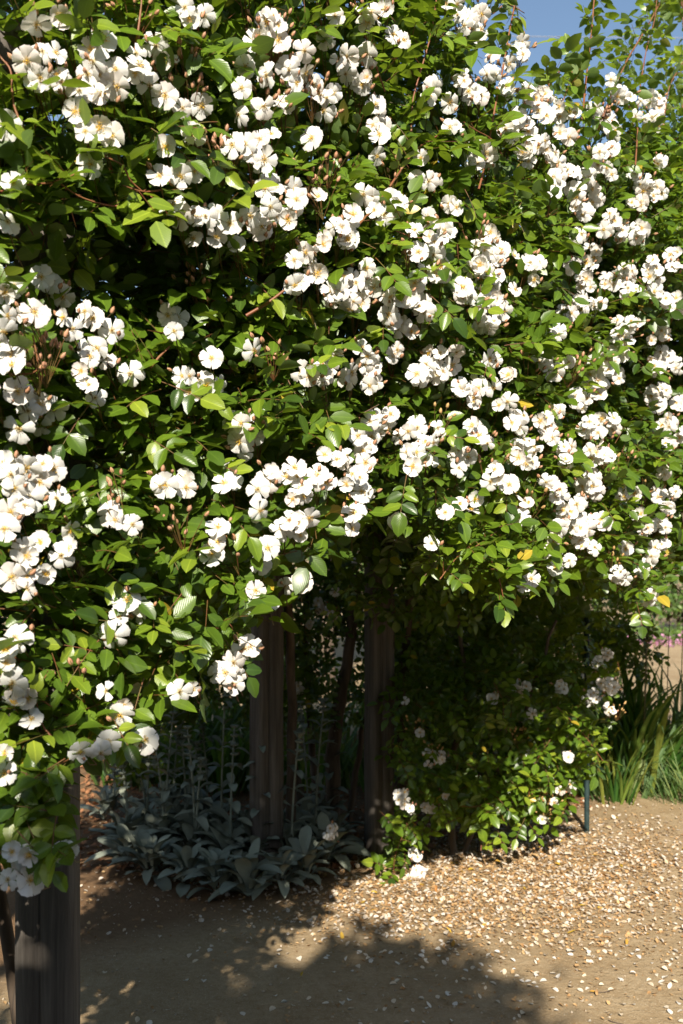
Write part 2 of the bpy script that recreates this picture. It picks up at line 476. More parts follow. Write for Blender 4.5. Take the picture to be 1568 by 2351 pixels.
def emit_foliage(name, parent, P, A, Up, tone, size, mat, off):
    v, lo, sz, uv, col = sprays(P, A, Up, tone, size)
    rv, rl, rs = rachis_arrays(P, A, np.full(len(P), size * 1.5))
    nv = len(v)
    mi = np.concatenate([np.zeros(len(sz), int), np.ones(len(rs), int)])
    me = np_mesh(name, np.concatenate([v, rv]) - off, np.concatenate([lo, rl + nv]), np.concatenate([sz, rs]), [mat, M_stem],
                 uv=np.concatenate([uv, np.zeros((len(rv), 2))]), col=np.concatenate([col, np.ones((len(rv), 4)) * .5]), mat_idx=mi)
    o = link(name, me, parent)
    tag(o, kind="stuff")
    return o

# ------------------------------------------------------------------ flower meshes
def petal_grid(mb, ang, cup, tip, wide, twist, notch, rs, mi=0, base_r=.06, length=1.0, droop=0.0):
    rows, cols = 4, 5
    ca, sa = math.cos(ang), math.sin(ang)
    vv, uv = [], []
    ph = rs.uniform(0, 6.28)
    for i in range(rows):
        t = [0, .38, .74, 1.0][i]
        hw = [.06, .31, .46, .31][i] * wide
        for j in range(cols):
            s = (j - 2) / 2.0
            r = base_r + (length - base_r) * t
            if i == rows - 1: r -= (.17 * s * s + notch * (1 - abs(s)) ** 2)
            x = r; y = s * hw
            h = cup * t ** 1.6 * .55 - tip * max(0, t - .55) ** 2 * 1.6 - .10 * s * s * (t > 0) * (1 if cup < .5 else -1.2)
            h += twist * s * hw + .035 * math.sin(ph + 4.2 * s + 3 * t) * t - droop * t * t
            vv.append((x * ca - y * sa, x * sa + y * ca, h)); uv.append((t, s * .5 + .5))
    ff = []
    for i in range(rows - 1):
        for j in range(cols - 1):
            a = i * cols + j
            ff.append((a, a + cols, a + cols + 1, a + 1))
    mb.add(vv, ff, mi, uv)

def flower_mesh(seed, kind):
    rs = np.random.default_rng(seed); mb = MB()
    npet = 5; miss = -1
    if kind == 'worn': miss = rs.integers(0, 5) if rs.random() < .5 else -1
    cup = {'fresh': rs.uniform(.55, .85), 'open': rs.uniform(.12, .42), 'worn': rs.uniform(-.1, .2), 'double': rs.uniform(.35, .5)}[kind]
    a0 = rs.uniform(0, 6.28)
    for layer in range(2 if kind == 'double' else 1):
        for k in range(npet):
            if k == miss: continue
            petal_grid(mb, a0 + layer * .63 + 2 * math.pi * k / npet + rs.normal(0, .07), cup + layer * .35 + rs.normal(0, .09), rs.uniform(.0, .35), rs.uniform(.90, 1.12) * (.90 if kind == 'worn' else 1),
                       (.22 + rs.normal(0, .07)), rs.uniform(.03, .15), rs, 0, .05, (rs.uniform(.92, 1.05)) * (.8 if layer else 1), droop=(rs.uniform(0, .35) if kind == 'worn' else 0))
    # stamens
    if kind == 'worn': n, r0, r1, sm = 24, .04, .25, 2
    elif kind == 'open': n, r0, r1, sm = 32, .04, .32, (2 if seed % 3 == 0 else 1)
    else: n, r0, r1, sm = 52, .03, .40, 1
    for k in range(n):
        q = rs.uniform(0, 6.28); r = rs.uniform(r0, r1); hh = rs.uniform(.10, .24) + (.10 if cup > .5 else 0)
        c = np.array([r * math.cos(q), r * math.sin(q), hh]); d = .038 if sm == 1 else .034; am = sm if kind != 'open' else (2 if rs.random() < .6 else 1)
        mb.add([c + (d, 0, 0), c + (-d * .5, d * .87, 0), c + (-d * .5, -d * .87, 0), c + (0, 0, d * 1.2), c - (0, 0, d)],
               [(0, 1, 3), (1, 2, 3), (2, 0, 3), (1, 0, 4), (2, 1, 4), (0, 2, 4)], am)
        b = np.array([.25 * c[0], .25 * c[1], .01])
        mb.add([b, c + (.007, 0, 0), c - (.007, 0, 0)], [(0, 1, 2)], 1)
    # pistil dome and green calyx behind
    ring = [(math.cos(t) * .06, math.sin(t) * .06, .03) for t in np.linspace(0, 6.28, 6, endpoint=False)]
    mb.add(ring + [(0, 0, .12)], [(i, (i + 1) % 6, 6) for i in range(6)], 2 if kind == 'worn' else 1)
    ring = [(math.cos(t) * .10, math.sin(t) * .10, -.01) for t in np.linspace(0, 6.28, 6, endpoint=False)]
    mb.add(ring + [(0, 0, -.16)], [((i + 1) % 6, i, 6) for i in range(6)], 3)
    return mb.mesh("flower", [M_petal, M_yellow, M_brown, M_sepal])

FL = {'fresh': [flower_mesh(100 + i, 'fresh') for i in range(4)], 'open': [flower_mesh(200 + i, 'open') for i in range(8)],
      'worn': [flower_mesh(300 + i, 'worn') for i in range(5)], 'double': [flower_mesh(400 + i, 'double') for i in range(2)]}

def add_bud(mb, base, d, L, mi_bud, mi_sep):
    d = np.asarray(d, float); d /= np.linalg.norm(d)
    a = np.cross(d, (.3, .5, .8)); a /= np.linalg.norm(a); b = np.cross(d, a)
    prof = [(0, .12), (.15, .22), (.45, .30), (.75, .19), (1.0, .02)]
    vv = []; k = 6
    for t, r in prof:
        for j in range(k):
            q = 6.2832 * j / k; vv.append(base + d * t * L + (a * math.cos(q) + b * math.sin(q)) * r * L)
    lo = []; hi = []
    for i in range(4):
        for j in range(k):
            f = (i * k + j, i * k + (j + 1) % k, (i + 1) * k + (j + 1) % k, (i + 1) * k + j)
            (lo if i < 1 else hi).append(f)
    mb.add(vv, lo, mi_sep); mb.add(vv, hi, mi_bud)
    for j in range(3):                                     # sepals laid along the bud
        q = 6.2832 * j / 3 + .4; e = a * math.cos(q) + b * math.sin(q); s = np.cross(d, e)
        mb.add([base + d * .1 * L + e * .24 * L + s * .10 * L, base + d * .1 * L + e * .24 * L - s * .10 * L, base + d * .95 * L + e * .27 * L, base + d * .5 * L + e * .33 * L],
               [(0, 3, 2), (3, 1, 2), (0, 1, 3)], mi_sep)

# ------------------------------------------------------------------ things: the roses
ROSES = {}
def rose(key, base, label):
    o = empty("climbing_rose", base)
    tag(o, label, "climbing rose", "white climbing roses on the pergola")
    ROSES[key] = (o, np.array(base, float))
rose('A', (-.86, 2.62, 0), "climbing rose with large white blooms draped over the near weathered post")
rose('E', (-.28, 5.46, 0), "climbing rose hanging as a leafy curtain over the bed of grey lamb's ears")
rose('G', (.36, 5.52, 0), "climbing rose arching above the dark opening over the low trailing rose")
rose('B', (2.55, 6.35, 0), "climbing rose with tall red shoots against the blue sky, packed with white clusters")
rose('C', (.62, 5.45, 0), "low trailing rose with few white blooms hanging to the petal-covered ground")
rose('D', (-.10, 6.35, 0), "shaded dark climbing rose behind the back posts with brown canes")

# ------------------------------------------------------------------ flower clusters: (x, y, half width, half height) read off six crops of the photograph
C1 = [(275,80,55,60),(175,130,35,45),(110,270,80,70),(220,260,90,80),(280,360,80,80),(170,360,80,60),(410,215,60,60),(485,185,55,60),(455,320,70,65),(385,320,50,65),(530,320,45,60),(470,440,70,60),(540,400,45,50),(355,410,40,40),
 (610,230,55,50),(640,320,70,60),(760,270,70,75),(675,390,60,60),(720,210,40,30),(870,80,60,70),(940,60,50,55),(1230,80,100,65),(1180,165,70,60),(1290,140,60,50),(1270,190,45,45),(1130,295,55,45),(1220,340,60,60),
 (1330,320,50,60),(1390,250,60,45),(1360,400,60,50),(1460,400,70,60),(1110,430,50,50),(1190,480,60,60),(1290,470,60,60),(1100,520,50,40),(1500,500,60,60),(830,500,60,50),(910,470,40,40),(760,445,35,25),(875,625,60,60),
 (770,675,50,55),(20,560,50,60),(340,520,40,40),(400,630,60,60),(530,630,60,50),(410,745,50,40),(730,800,50,60),(830,820,55,55),(890,780,40,40),(1060,680,40,40),(1140,690,60,70),(1190,630,40,50),(1240,605,40,45),
 (1200,760,70,50),(1240,850,80,70),(1240,970,80,80),(1150,980,50,60),(1350,950,60,60),(1190,1040,60,55),(1330,1030,60,50),(1350,870,40,50),(820,970,70,55),(925,1000,60,60),(990,960,50,50),(890,1090,65,50),(1000,1090,50,55),
 (1060,1040,50,60),(1080,1120,45,40),(60,850,40,50),(10,1010,30,50),(1355,1190,55,50),(1420,1140,50,60),(1370,1290,60,60),(1460,1240,60,70),(1480,1100,50,60),(1540,1050,50,60),(1540,1330,60,90),(50,1330,70,70),(140,1440,80,60),
 (40,1450,60,70),(230,1300,60,60),(290,1360,60,60),(180,1260,40,40),(330,1490,80,80),(430,1450,80,70),(500,1510,50,60),(770,1440,80,70),(800,1520,50,40),(30,1540,60,40),(1420,650,30,40),(1460,920,40,35),(1490,170,40,60),(1540,80,40,60),
 (1400,330,30,30),(1550,290,30,60),(1530,420,40,50),(460,590,40,30)]
C2 = [(130,60,90,70),(200,40,40,40),(250,160,70,50),(40,250,60,70),(80,360,80,70),(130,260,50,60),(20,330,40,60),(570,70,90,80),(620,140,60,60),(500,20,60,40),(640,60,40,60),(830,200,60,50),(820,250,70,50),(770,290,40,35),
 (690,330,60,60),(700,250,50,40),(430,380,60,60),(400,440,50,40),(560,380,60,50),(600,420,60,60),(500,470,50,40),(640,450,50,40),(760,410,50,40),(850,430,80,70),(930,430,50,60),(930,510,60,60),(820,540,50,50),(780,600,70,60),
 (860,590,50,60),(1000,490,60,50),(1060,520,40,40),(1145,518,40,42),(1150,610,44,44),(1220,540,50,60),(1250,600,50,50),(1230,370,40,30),(1300,430,80,50),(1430,460,90,60),(1440,540,80,50),(1350,520,40,40),(1030,620,60,50),
 (920,650,60,60),(850,690,80,50),(960,700,60,60),(1000,760,60,50),(1060,780,60,50),(1130,780,40,40),(1190,710,60,60),(1240,690,40,40),(1245,800,35,35),(1220,770,30,30),(990,820,70,60),(985,885,38,35),(1090,880,70,60),
 (1170,890,60,70),(1110,960,80,50),(1350,800,40,40),(1400,860,80,70),(1370,930,60,50),(1470,860,40,60),(1460,735,35,35),(640,680,60,60),(620,750,60,50),(680,720,40,60),(160,500,50,60),(160,580,60,50),(510,590,80,45),
 (160,710,50,40),(360,730,40,40),(170,630,40,40),(400,850,60,50),(340,810,50,40),(130,890,70,60),(240,920,80,70),(180,980,70,50),(520,940,60,60),(40,1000,50,60),(20,1080,50,80),(400,1000,50,50),(330,1060,35,35),
 (420,1090,60,70),(350,1150,50,50),(430,1150,50,60),(480,1040,50,60),(690,1070,70,50),(660,1130,90,70),(720,1170,60,60),(640,1230,100,70),(700,1270,70,60),(775,1195,25,25),(860,1200,50,50),(910,1210,40,50),(880,1290,40,40),
 (1250,1000,70,70),(1210,1060,40,40),(1290,1060,40,60),(1380,1060,60,60),(1090,1090,40,40),(1170,1150,50,60),(1070,1210,60,50),(1140,1220,60,50),(1120,1290,70,60),(1240,1280,70,70),(1320,1250,70,60),(1330,1330,60,50),
 (1430,1240,60,80),(1440,1330,60,70),(1100,1380,90,60),(1180,1390,40,60),(1530,1160,40,50),(1530,1230,40,40),(50,1270,70,70),(130,1300,60,80),(60,1390,90,70),(120,1230,50,50),(200,1360,50,60),(270,1360,70,70),(360,1410,70,70),
 (300,1490,80,60),(230,1450,50,60),(400,1250,70,60),(340,1300,60,40),(470,1240,50,60),(600,1380,60,60),(690,1390,80,70),(670,1480,90,60),(740,1420,40,60),(790,1330,30,30),(1040,1450,60,60),(1000,1520,50,40),(1320,1480,90,50),
 (1300,1540,80,40),(1490,1390,40,40),(1540,1400,40,80),(1490,1520,50,60),(560,1340,50,50),(1420,1560,40,30)]
C3 = [(30,40,50,50),(60,100,60,50),(400,40,80,60),(480,60,70,60),(360,130,55,40),(400,190,70,60),(430,250,60,50),(65,220,70,70),(150,290,80,70),(240,310,45,50),(90,390,60,55),(190,380,55,45),(600,160,45,70),(850,160,70,50),
 (920,180,50,60),(980,190,70,60),(870,240,40,30),(970,80,50,40),(1160,45,48,45),(1410,150,70,60),(1490,110,60,60),(1500,170,60,60),(1550,60,30,60),(1095,370,75,70),(1110,460,80,60),(1170,420,60,60),(1130,520,55,50),
 (1050,570,60,50),(1050,650,60,60),(1230,610,60,70),(1345,610,75,75),(1450,640,60,60),(1500,640,40,60),(1370,710,80,70),(1180,690,50,50),(1480,520,40,45),(1545,540,30,50),(1195,775,45,40),(1340,830,60,60),(1290,870,60,60),
 (1380,890,60,50),(1420,820,50,50),(1240,950,60,35),(1195,1015,35,35),(1375,1100,38,35),(1310,1125,25,20),(1240,1210,50,40),(1170,1140,30,45),(740,650,60,65),(840,650,70,65),(30,560,60,70),(100,580,80,70),(210,570,80,80),
 (60,640,80,70),(180,660,70,60),(130,730,80,60),(240,720,60,60),(40,780,60,60),(50,860,70,50),(320,860,50,60),(110,970,80,70),(200,920,50,50),(270,990,70,60),(70,1080,80,60),(200,1080,70,60),(130,1130,60,50),(330,960,50,50),
 (530,800,70,70),(610,830,45,45),(1010,850,50,45),(1000,920,50,60),(980,980,35,50),(560,1190,70,60),(640,1220,70,65),(550,1270,35,30),(80,1360,60,60),(40,1410,60,50),(40,1470,50,50),(1020,1520,60,60),(1070,1480,45,60),
 (1090,1550,40,40),(1130,1400,70,50),(60,1560,50,25),(510,1360,30,50)]
C4 = [(40,150,60,60),(100,40,70,50),(130,110,60,70),(140,190,60,50),(240,40,70,50),(440,60,70,60),(400,110,60,50),(350,160,50,50),(450,150,60,60),(530,50,50,60),(510,110,40,40),(630,190,60,50),(560,230,60,50),(610,270,60,50),
 (690,230,50,40),(720,290,45,35),(770,280,40,40),(770,170,45,40),(690,90,60,40),(930,90,60,50),(970,140,55,50),(1040,100,40,40),(1190,120,90,70),(1230,90,60,60),(1180,190,90,50),(1270,150,50,60),(1290,30,60,60),(1480,70,80,60),
 (1450,120,60,50),(1540,110,40,60),(140,350,60,60),(140,430,70,50),(210,350,40,60),(70,430,40,30),(210,400,30,40),(330,400,75,65),(260,430,40,30),(400,470,60,60),(440,420,50,70),(400,540,50,50),(330,500,70,50),(330,560,50,35),
 (620,390,60,50),(640,450,70,50),(800,370,70,60),(820,340,50,40),(950,370,70,60),(990,320,40,50),(960,430,50,40),(1110,270,80,60),(1180,240,40,40),(1240,370,60,70),(1150,390,70,60),(1190,430,60,40),(1430,250,60,50),
 (1490,220,50,50),(1470,300,50,60),(1550,290,40,60),(1510,370,60,60),(1560,420,30,50),(1500,470,50,40),(530,500,50,50),(580,530,40,40),(540,580,40,30),(840,460,70,70),(810,530,55,50),(870,550,50,60),(880,490,40,50),
 (1040,480,60,50),(1030,550,50,50),(1160,500,70,60),(1210,520,40,50),(20,540,60,50),(110,500,60,50),(110,560,50,50),(80,620,70,50),(20,650,30,40),(100,690,70,50),(60,790,60,50),(50,860,50,50),(700,600,50,50),(700,650,60,50),
 (760,650,30,30),(960,650,70,50),(1000,700,60,50),(1150,650,80,60),(1170,690,60,50),(1090,750,60,50),(1040,790,60,50),(545,745,40,35),(615,720,40,35),(600,780,50,40),(840,740,55,50),(820,800,50,40),(1330,690,60,50),
 (470,790,40,40),(420,920,40,50),(265,820,40,60),(1100,850,90,60),(1200,830,60,50),(1120,930,90,50),(1000,860,60,40),(970,920,40,30),(1020,840,40,40),(1370,800,60,50),(1400,850,60,50),(1470,840,60,50),(1460,700,60,40),
 (1540,700,40,40),(1500,760,40,40),(1470,940,60,50),(1430,990,50,40),(1310,940,40,40),(1470,600,40,40),(1380,1060,45,40),(1270,1060,40,40),(1300,1090,50,30),(940,975,35,30),(1050,1010,40,30),(985,1035,25,25),(815,1020,25,25),
 (870,1100,40,40),(850,1130,30,30),(1430,1170,50,50)]
C5 = [(70,30,60,50),(120,80,60,50),(60,100,50,50),(130,170,60,60),(490,50,40,40),(560,110,40,40),(540,160,40,30),(370,305,55,55),(470,320,50,60),(500,270,40,40),(660,260,40,50),(25,320,60,60),(10,420,20,30),(830,40,60,50),
 (890,20,40,30),(1070,10,25,25),(50,780,60,60),(100,830,40,40),(310,770,40,30),(140,900,40,40),(40,900,50,50),(150,770,40,40)]
CC = [(1520,690,50,60)]                                                        # crop 5, on the low rose
C6 = [(400,325,30,25),(455,350,40,35),(400,380,30,20),(280,530,45,50),(320,580,30,30),(480,510,30,30),(410,580,50,30),(345,795,30,30),(330,890,45,40),(365,870,35,35),(820,30,50,50),(700,70,40,30),(1010,20,50,40),(1150,70,50,50),
 (1230,15,60,40),(1235,130,30,35),(880,340,30,40),(1040,340,30,25),(1050,480,30,35),(970,545,20,20),(920,630,20,25),(290,85,20,20),(360,230,20,20),(1000,490,20,15),(880,140,25,25),(1220,-130,40,40),(1180,-80,40,40)]
CD = [(875,130,40,50),(1175,330,28,40),(750,40,50,45),(1365,30,40,35)]         # crop 5, in the shade behind
CD6 = [(-100,-350,45,40),(-60,-330,40,40),(-210,-400,30,30),(-30,-420,35,25),(60,-560,25,25),(-150,-270,30,25)]

def pts(lst, ox, oy): return [(ox + .5 * a, oy + .5 * b_, .5 * c, .5 * d) for a, b_, c, d in lst]
ELL_AB = pts(C1, 0, 0) + pts(C2, 784, 0) + pts(C3, 0, 784) + pts(C4, 784, 784) + pts(C5, 0, 1568)
for _ in range(26):     # the wall goes on outside the frame
    ELL_AB.append((R.uniform(1600, 1850), R.uniform(320, 1250), 28, 25)); ELL_AB.append((R.uniform(-420, -40), R.uniform(-300, 1700), 36, 34))
for _ in range(22): ELL_AB.append((R.uniform(-100, 1050), R.uniform(-330, -30), 34, 30))
ELL_C = pts(C6, 784, 1568) + pts(CC, 0, 1568)
ELL_D = pts(CD, 0, 1568) + pts(CD6, 784, 1568)
_E = np.array(ELL_AB)

_CB = [(R.uniform(.0, 1.6), R.uniform(0, 1.8), R.uniform(.1, .25), R.uniform(-.14, .1)) for _ in range(40)]
def FC(x, z):
    y = 5.12 + .12 * (np.asarray(x, float) - .7) + .25 * np.clip(np.asarray(z, float) - .85, 0, 2) ** .9 * 3.2
    for a, b_, s, h in _CB: y = y + h * np.exp(-((x - a) ** 2 + (z - b_) ** 2) / (s * s))
    return y
def on_C(px, py, off=0.0):
    y = np.full(np.shape(px), 5.1); u = (np.asarray(px, float) - CX) / FPX; v = (np.asarray(py, float) - HY) / FPX
    for _ in range(8): y = .5 * y + .5 * FC(u * y, CAM_H - v * y)
    y = y + off
    return np.stack([u * y, y, CAM_H - v * y], -1)

def make_cluster(key, cx, cy, rx, ry, depth_fn, fr=.034, min1=True, off=-.05):
    root, base = ROSES[key]
    c = depth_fn(np.array(cx), np.array(cy), off)
    d = c[1]; rf = fr * FPX / d
    n = max(1, int(round(1.75 * rx * ry / (rf * rf))))
    back = c + np.array([.0, .13, -.06])
    tocam = nrm(np.array([0, 0, CAM_H]) - c)
    mb = MB(); fl = []
    for k in range(n):
        if n == 1: q = np.zeros(2)
        else:
            t = (k + .5) / n; a = 2.39996 * k + cx
            q = np.array([math.cos(a), math.sin(a)]) * math.sqrt(t) * max(0, 1 - .35 * rf / max(rx, ry)) * .98
        ox, oz = q[0] * max(rx - rf * .42, 0) / FPX * d, -q[1] * max(ry - rf * .42, 0) / FPX * d
        rr = math.hypot(q[0], q[1])
        p = c + np.array([ox, .045 * rr * rr * (1 if n > 2 else 0) + R.uniform(-.022, .022) + .5 * ox, oz]) + R.normal(0, .003, 3)
        f = .62 * tocam + .40 * SUN + np.array([q[0] * .55, 0, -q[1] * .45]) * (1 if n > 1 else 0) + R.normal(0, .32, 3) + np.array([.05, 0, -.12])
        r = R.random()
        kind = 'fresh' if r < .15 else ('open' if r < .72 else ('worn' if r < .985 else 'double'))
        s = fr * R.uniform(.74, 1.14) * (.84 if kind == 'fresh' else 1)
        fl.append((p, f, kind, s))
        m_ = (back * .55 + p * .45) + np.array([0, 0, -.012])
        mb.tube([back - c, m_ - c, p - c - nrm(f) * .1 * s], [.0016, .0013, .0012], 3, 0, False)
    for k in range(int(R.integers(1, 4)) if n > 1 else int(R.random() < .5)):
        a = R.uniform(0, 6.28); o_ = np.array([math.cos(a) * rx / FPX * d * .9, R.uniform(-.015, .03), math.sin(a) * ry / FPX * d * .8])
        mb.tube([back - c, o_ * .6 + (0, .03, 0), o_], [.0015, .0012, .0011], 3, 0, False)
        add_bud(mb, o_, np.array([o_[0], -.03, .03 + o_[2] * .5]) + R.normal(0, .01, 3), R.uniform(.013, .020), 1, 2)
    cl = link("flower_cluster", mb.mesh("flower_cluster", [M_stem, M_bud, M_sepal]), root, tuple(c - base))
    for p, f, kind, s in fl:
        me = FL[kind][int(R.integers(0, len(FL[kind])))]
        q = frame_quat(R.normal(0, 1, 3), f)
        link("flower", me, cl, tuple(p - c), q, s)
    return n

nfl = {k: 0 for k in 'AEGBCD'}
for (cx, cy, rx, ry) in ELL_AB:
    k = who(cx)
    inside = -20 < cx < 1590 and -20 < cy < 2060
    nfl[k] += make_cluster(k, cx, cy, rx, ry, on_surface, fr=.0315 if k in 'AE' else .0325, off=-.075)
for e in ELL_C: nfl['C'] += make_cluster('C', *e, on_C, fr=.030, off=-.06)
def on_D(px, py, off=0.0): return pix(float(px), float(py), 5.9)
for e in ELL_D: nfl['D'] += make_cluster('D', *e, on_D, fr=.030)
print("flowers", nfl)

# ------------------------------------------------------------------ bud clusters and spent clusters
def bud_cluster(key, px, py, fn, up=.07, n=9, spent=False):
    root, base = ROSES[key]
    c = fn(np.array(float(px)), np.array(float(py)), -.05); mb = MB()
    b0 = np.array([0, .05, -up * .8])
    for k in range(n):
        a = R.uniform(0, 6.28); r = R.uniform(.012, .06)
        e = np.array([r * math.cos(a), r * math.sin(a) * .7, R.uniform(-.02, .045)])
        mb.tube([b0, b0 * .5 + e * .4 + (0, 0, -.008), e], [.0012, .0009, .0008], 4, 0, False)
        add_bud(mb, e, e - b0 * .7 + R.normal(0, .01, 3), R.uniform(.013, .021) if not spent else R.uniform(.012, .022), 1, 2)
    nm = "spent_cluster" if spent else "bud_cluster"
    o = link(nm, mb.mesh(nm, [M_stem, M_spent if spent else M_bud, M_spent if spent else M_sepal], smooth=not spent), root, tuple(c - base))
    if spent: o["label"] = "cluster of dried tan spent blooms"
for (x, y, n) in [(620,80,14),(600,95,8),(420,120,8),(430,205,10),(400,200,7),(505,355,13),(520,340,8),(452,655,14),(470,690,8),(695,135,8),(715,215,10),(750,370,10),(90,820,16),(75,840,10),(270,1100,4),(395,1080,5),(415,1215,10),(625,815,10),(700,400,6),(180,1560,4),
                  (545,1270,4),(250,1155,3),(740,440,6),(600,215,6),(300,20,8),(70,20,6)]:
    bud_cluster(who(x), x, y, on_surface, n=n)
for (x, y, n) in [(1395,270,9),(1330,835,10),(1310,850,7),(900,390,6),(1090,540,6),(1380,255,7),(940,580,6),(1120,1080,6),(1440,1060,5),(1215,840,5)]:
    bud_cluster(who(x), x, y, on_surface, n=n)
for (x, y) in [(1000, 970), (1410, 1285), (1480, 1130), (1390, 1075), (1220, 1160)]: bud_cluster(who(x), x, y, on_surface, n=8, spent=True)
for (x, y) in [(1185, 1690), (1250, 1860), (1265, 1840), (1235, 1835), (950, 1665), (1270, 1870), (1420, 1635), (1000, 1720)]: bud_cluster('C', x, y, on_C, n=11, spent=True)

# ------------------------------------------------------------------ canes
def cane(key, pxs, fn, r=.0045, off=-.06, mat=M_cane, name="cane"):
    root, base = ROSES[key]
    P = np.array([fn(np.array(float(x)), np.array(float(y)), off) for x, y in pxs])
    # a cane keeps its own smooth depth
    if len(P) > 2: 
        yy = P[:, 1].copy(); t = np.linspace(0, 1, len(P)); k = np.polyfit(t, yy, 1); ys = np.polyval(k, t) + .015
        P = np.array([pix(x, y, d) for (x, y), d in zip(pxs, ys)])
    # resample smoothly
    q = np.linspace(0, len(P) - 1, (len(P) - 1) * 4 + 1); i = np.minimum(q.astype(int), len(P) - 2); f = (q - i)[:, None]
    p0, p1, p2, p3 = P[np.maximum(i - 1, 0)], P[i], P[i + 1], P[np.minimum(i + 2, len(P) - 1)]
    Q = .5 * (2 * p1 + (p2 - p0) * f + (2 * p0 - 5 * p1 + 4 * p2 - p3) * f ** 2 + (3 * p1 - p0 - 3 * p2 + p3) * f ** 3)
    r = r * .68; mb = MB(); mb.tube(Q - base, np.linspace(r, r * .6, len(Q)), 6)
    for k in range(2, len(Q) - 1, 2):                      # thorns
        d = nrm(R.normal(0, 1, 3)); s = Q[k] - base
        mb.add([s + (0, 0, .004), s - (0, 0, .004), s + d * (r + .006), s + np.cross(d, (0, 0, 1)) * .002], [(0, 1, 2), (1, 3, 2), (3, 0, 2)])
    link(name, mb.mesh(name, [mat]), root)
    return Q

shoot_pts = {k: [] for k in 'AEGBC'}
def shoot(key, pxs, fn, r, step=.05, off=-.06, leaves=True, size=.05):
    if key != 'C': key = who(pxs[0][0])
    Q = cane(key, pxs, fn, r, off)
    if leaves:
        s = 0; side = 1
        seg = np.linalg.norm(np.diff(Q, axis=0), axis=1)
        acc = np.concatenate(([0], np.cumsum(seg)))
        for L in np.arange(.02, acc[-1], step):
            i = min(np.searchsorted(acc, L) - 1, len(Q) - 2); i = max(i, 0)
            p = Q[i] + (Q[i + 1] - Q[i]) * (L - acc[i]) / max(seg[i], 1e-6)
            t = nrm(Q[i + 1] - Q[i]); a = R.uniform(0, 6.28)
            d = nrm(np.cross(t, R.normal(0, 1, 3)) + .25 * np.array([side, -.3, 0])); side = -side
            shoot_pts[key].append((p, d * .9 + t * .25 * np.sign(t[2] + 1e-6) + np.array([0, 0, .05]), nrm(np.array([0, -.25, 1]) + R.normal(0, .25, 3)), R.uniform(.45, .95), size))
def c2(*q): return [(784 + .5 * x, .5 * y) for x, y in q]
def c1(*q): return [(.5 * x, .5 * y) for x, y in q]
shoot('B', c2((630,870),(660,750),(700,520),(740,320),(770,150),(800,0),(815,-90)), on_surface, .0055, .07)
shoot('B', c2((1110,500),(1125,350),(1145,180),(1160,0),(1168,-90)), on_surface, .006, .068)
shoot('B', c2((1200,540),(1230,460),(1310,280),(1400,130),(1470,0),(1520,-90)), on_surface, .0065, .068)
shoot('B', c2((1350,760),(1360,600),(1365,450),(1400,230),(1440,80),(1450,-60)), on_surface, .0045, .07)
shoot('B', c2((1480,560),(1500,420),(1540,330),(1600,240)), on_surface, .0045, .068)
shoot('B', c2((1560,520),(1590,360),(1570,120),(1560,-60)), on_surface, .005, .068)
shoot('B', c2((1010,480),(1040,400),(1080,250),(1095,170)), on_surface, .0035, .068)
shoot('B', c2((940,440),(960,370),(1000,330),(1020,320)), on_surface, .003, .04)
shoot('B', c2((620,100),(700,60),(760,20),(840,60)), on_surface, .0035, .06)
shoot('B', c2((80,1030),(170,930),(260,800),(330,700),(380,660),(480,600)), on_surface, .0055, .06)
shoot('B', c2((320,620),(330,450),(400,200),(430,40),(440,-60)), on_surface, .0045, .05)
shoot('B', c2((200,420),(110,170),(60,0),(40,-60)), on_surface, .004, .06)
shoot('B', c2((560,560),(620,600),(690,640),(740,720)), on_surface, .003, .05)
shoot('B', c2((250,1060),(330,1090),(420,1090)), on_surface, .003, .05)
shoot('B', c2((450,1440),(540,1410),(640,1390)), on_surface, .003, .09)
shoot('A', c1((620,230),(640,100),(650,0),(655,-60)), on_surface, .0045, .07)
shoot('A', c1((110,600),(60,470),(50,330),(0,260),(-40,200)), on_surface, .004, .06)
shoot('A', c1((0,880),(110,850),(230,840),(300,820),(400,770)), on_surface, .0035, .045)
shoot('A', c1((380,690),(480,720),(560,760),(600,830),(680,900)), on_surface, .0035, .045)
shoot('A', c1((580,950),(480,940),(360,900),(260,830)), on_surface, .0035, .045)
shoot('A', c1((760,870),(660,880),(560,850)), on_surface, .003, .05)
shoot('A', c1((380,60),(375,150),(420,260)), on_surface, .003, .06)
shoot('A', c1((1130,1450),(1230,1390),(1310,1330),(1360,1290)), on_surface, .0065, leaves=False, step=.1)
shoot('A', c1((690,1690),(730,1640),(780,1590)), on_surface, .005, .08)
shoot('A', c1((150,1540),(170,1700),(60,1720),(150,1745)), on_surface, .003, .12)
shoot('A', c1((1000,1010),(900,1000),(780,960),(690,900)), on_surface, .003, .07)
shoot('A', c1((250,3400),(190,3320),(170,3200),(220,3080)), on_surface, .003, .05)
shoot('A', c1((840,3000),(800,2920),(740,2860),(640,2800)), on_surface, .003, .05)
shoot('B', [(1010,1330),(1050,1280),(1100,1250),(1140,1220)], on_surface, .003, .035, -.09)
shoot('B', [(1155,1370),(1140,1310),(1110,1260)], on_surface, .003, .04, -.09)
def c6(*q): return [(784 + .5 * x, 1568 + .5 * y) for x, y in q]
shoot('C', c6((990,110),(1060,180),(1130,260),(1180,330),(1220,380)), on_C, .004, .035, -.12, size=.055)
shoot('C', c6((700,0),(740,80),(745,160),(760,230)), on_C, .003, .04, -.12, size=.05)
shoot('C', c6((430,560),(500,560),(600,570),(700,560),(760,660)), on_C, .003, .035, -.1, size=.06)
shoot('C', c6((860,520),(870,440),(900,350),(960,260)), on_C, .003, .035, -.1, size=.055)
shoot('C', c6((300,660),(250,780),(240,860),(250,920)), on_C, .003, .05, -.1, size=.06)
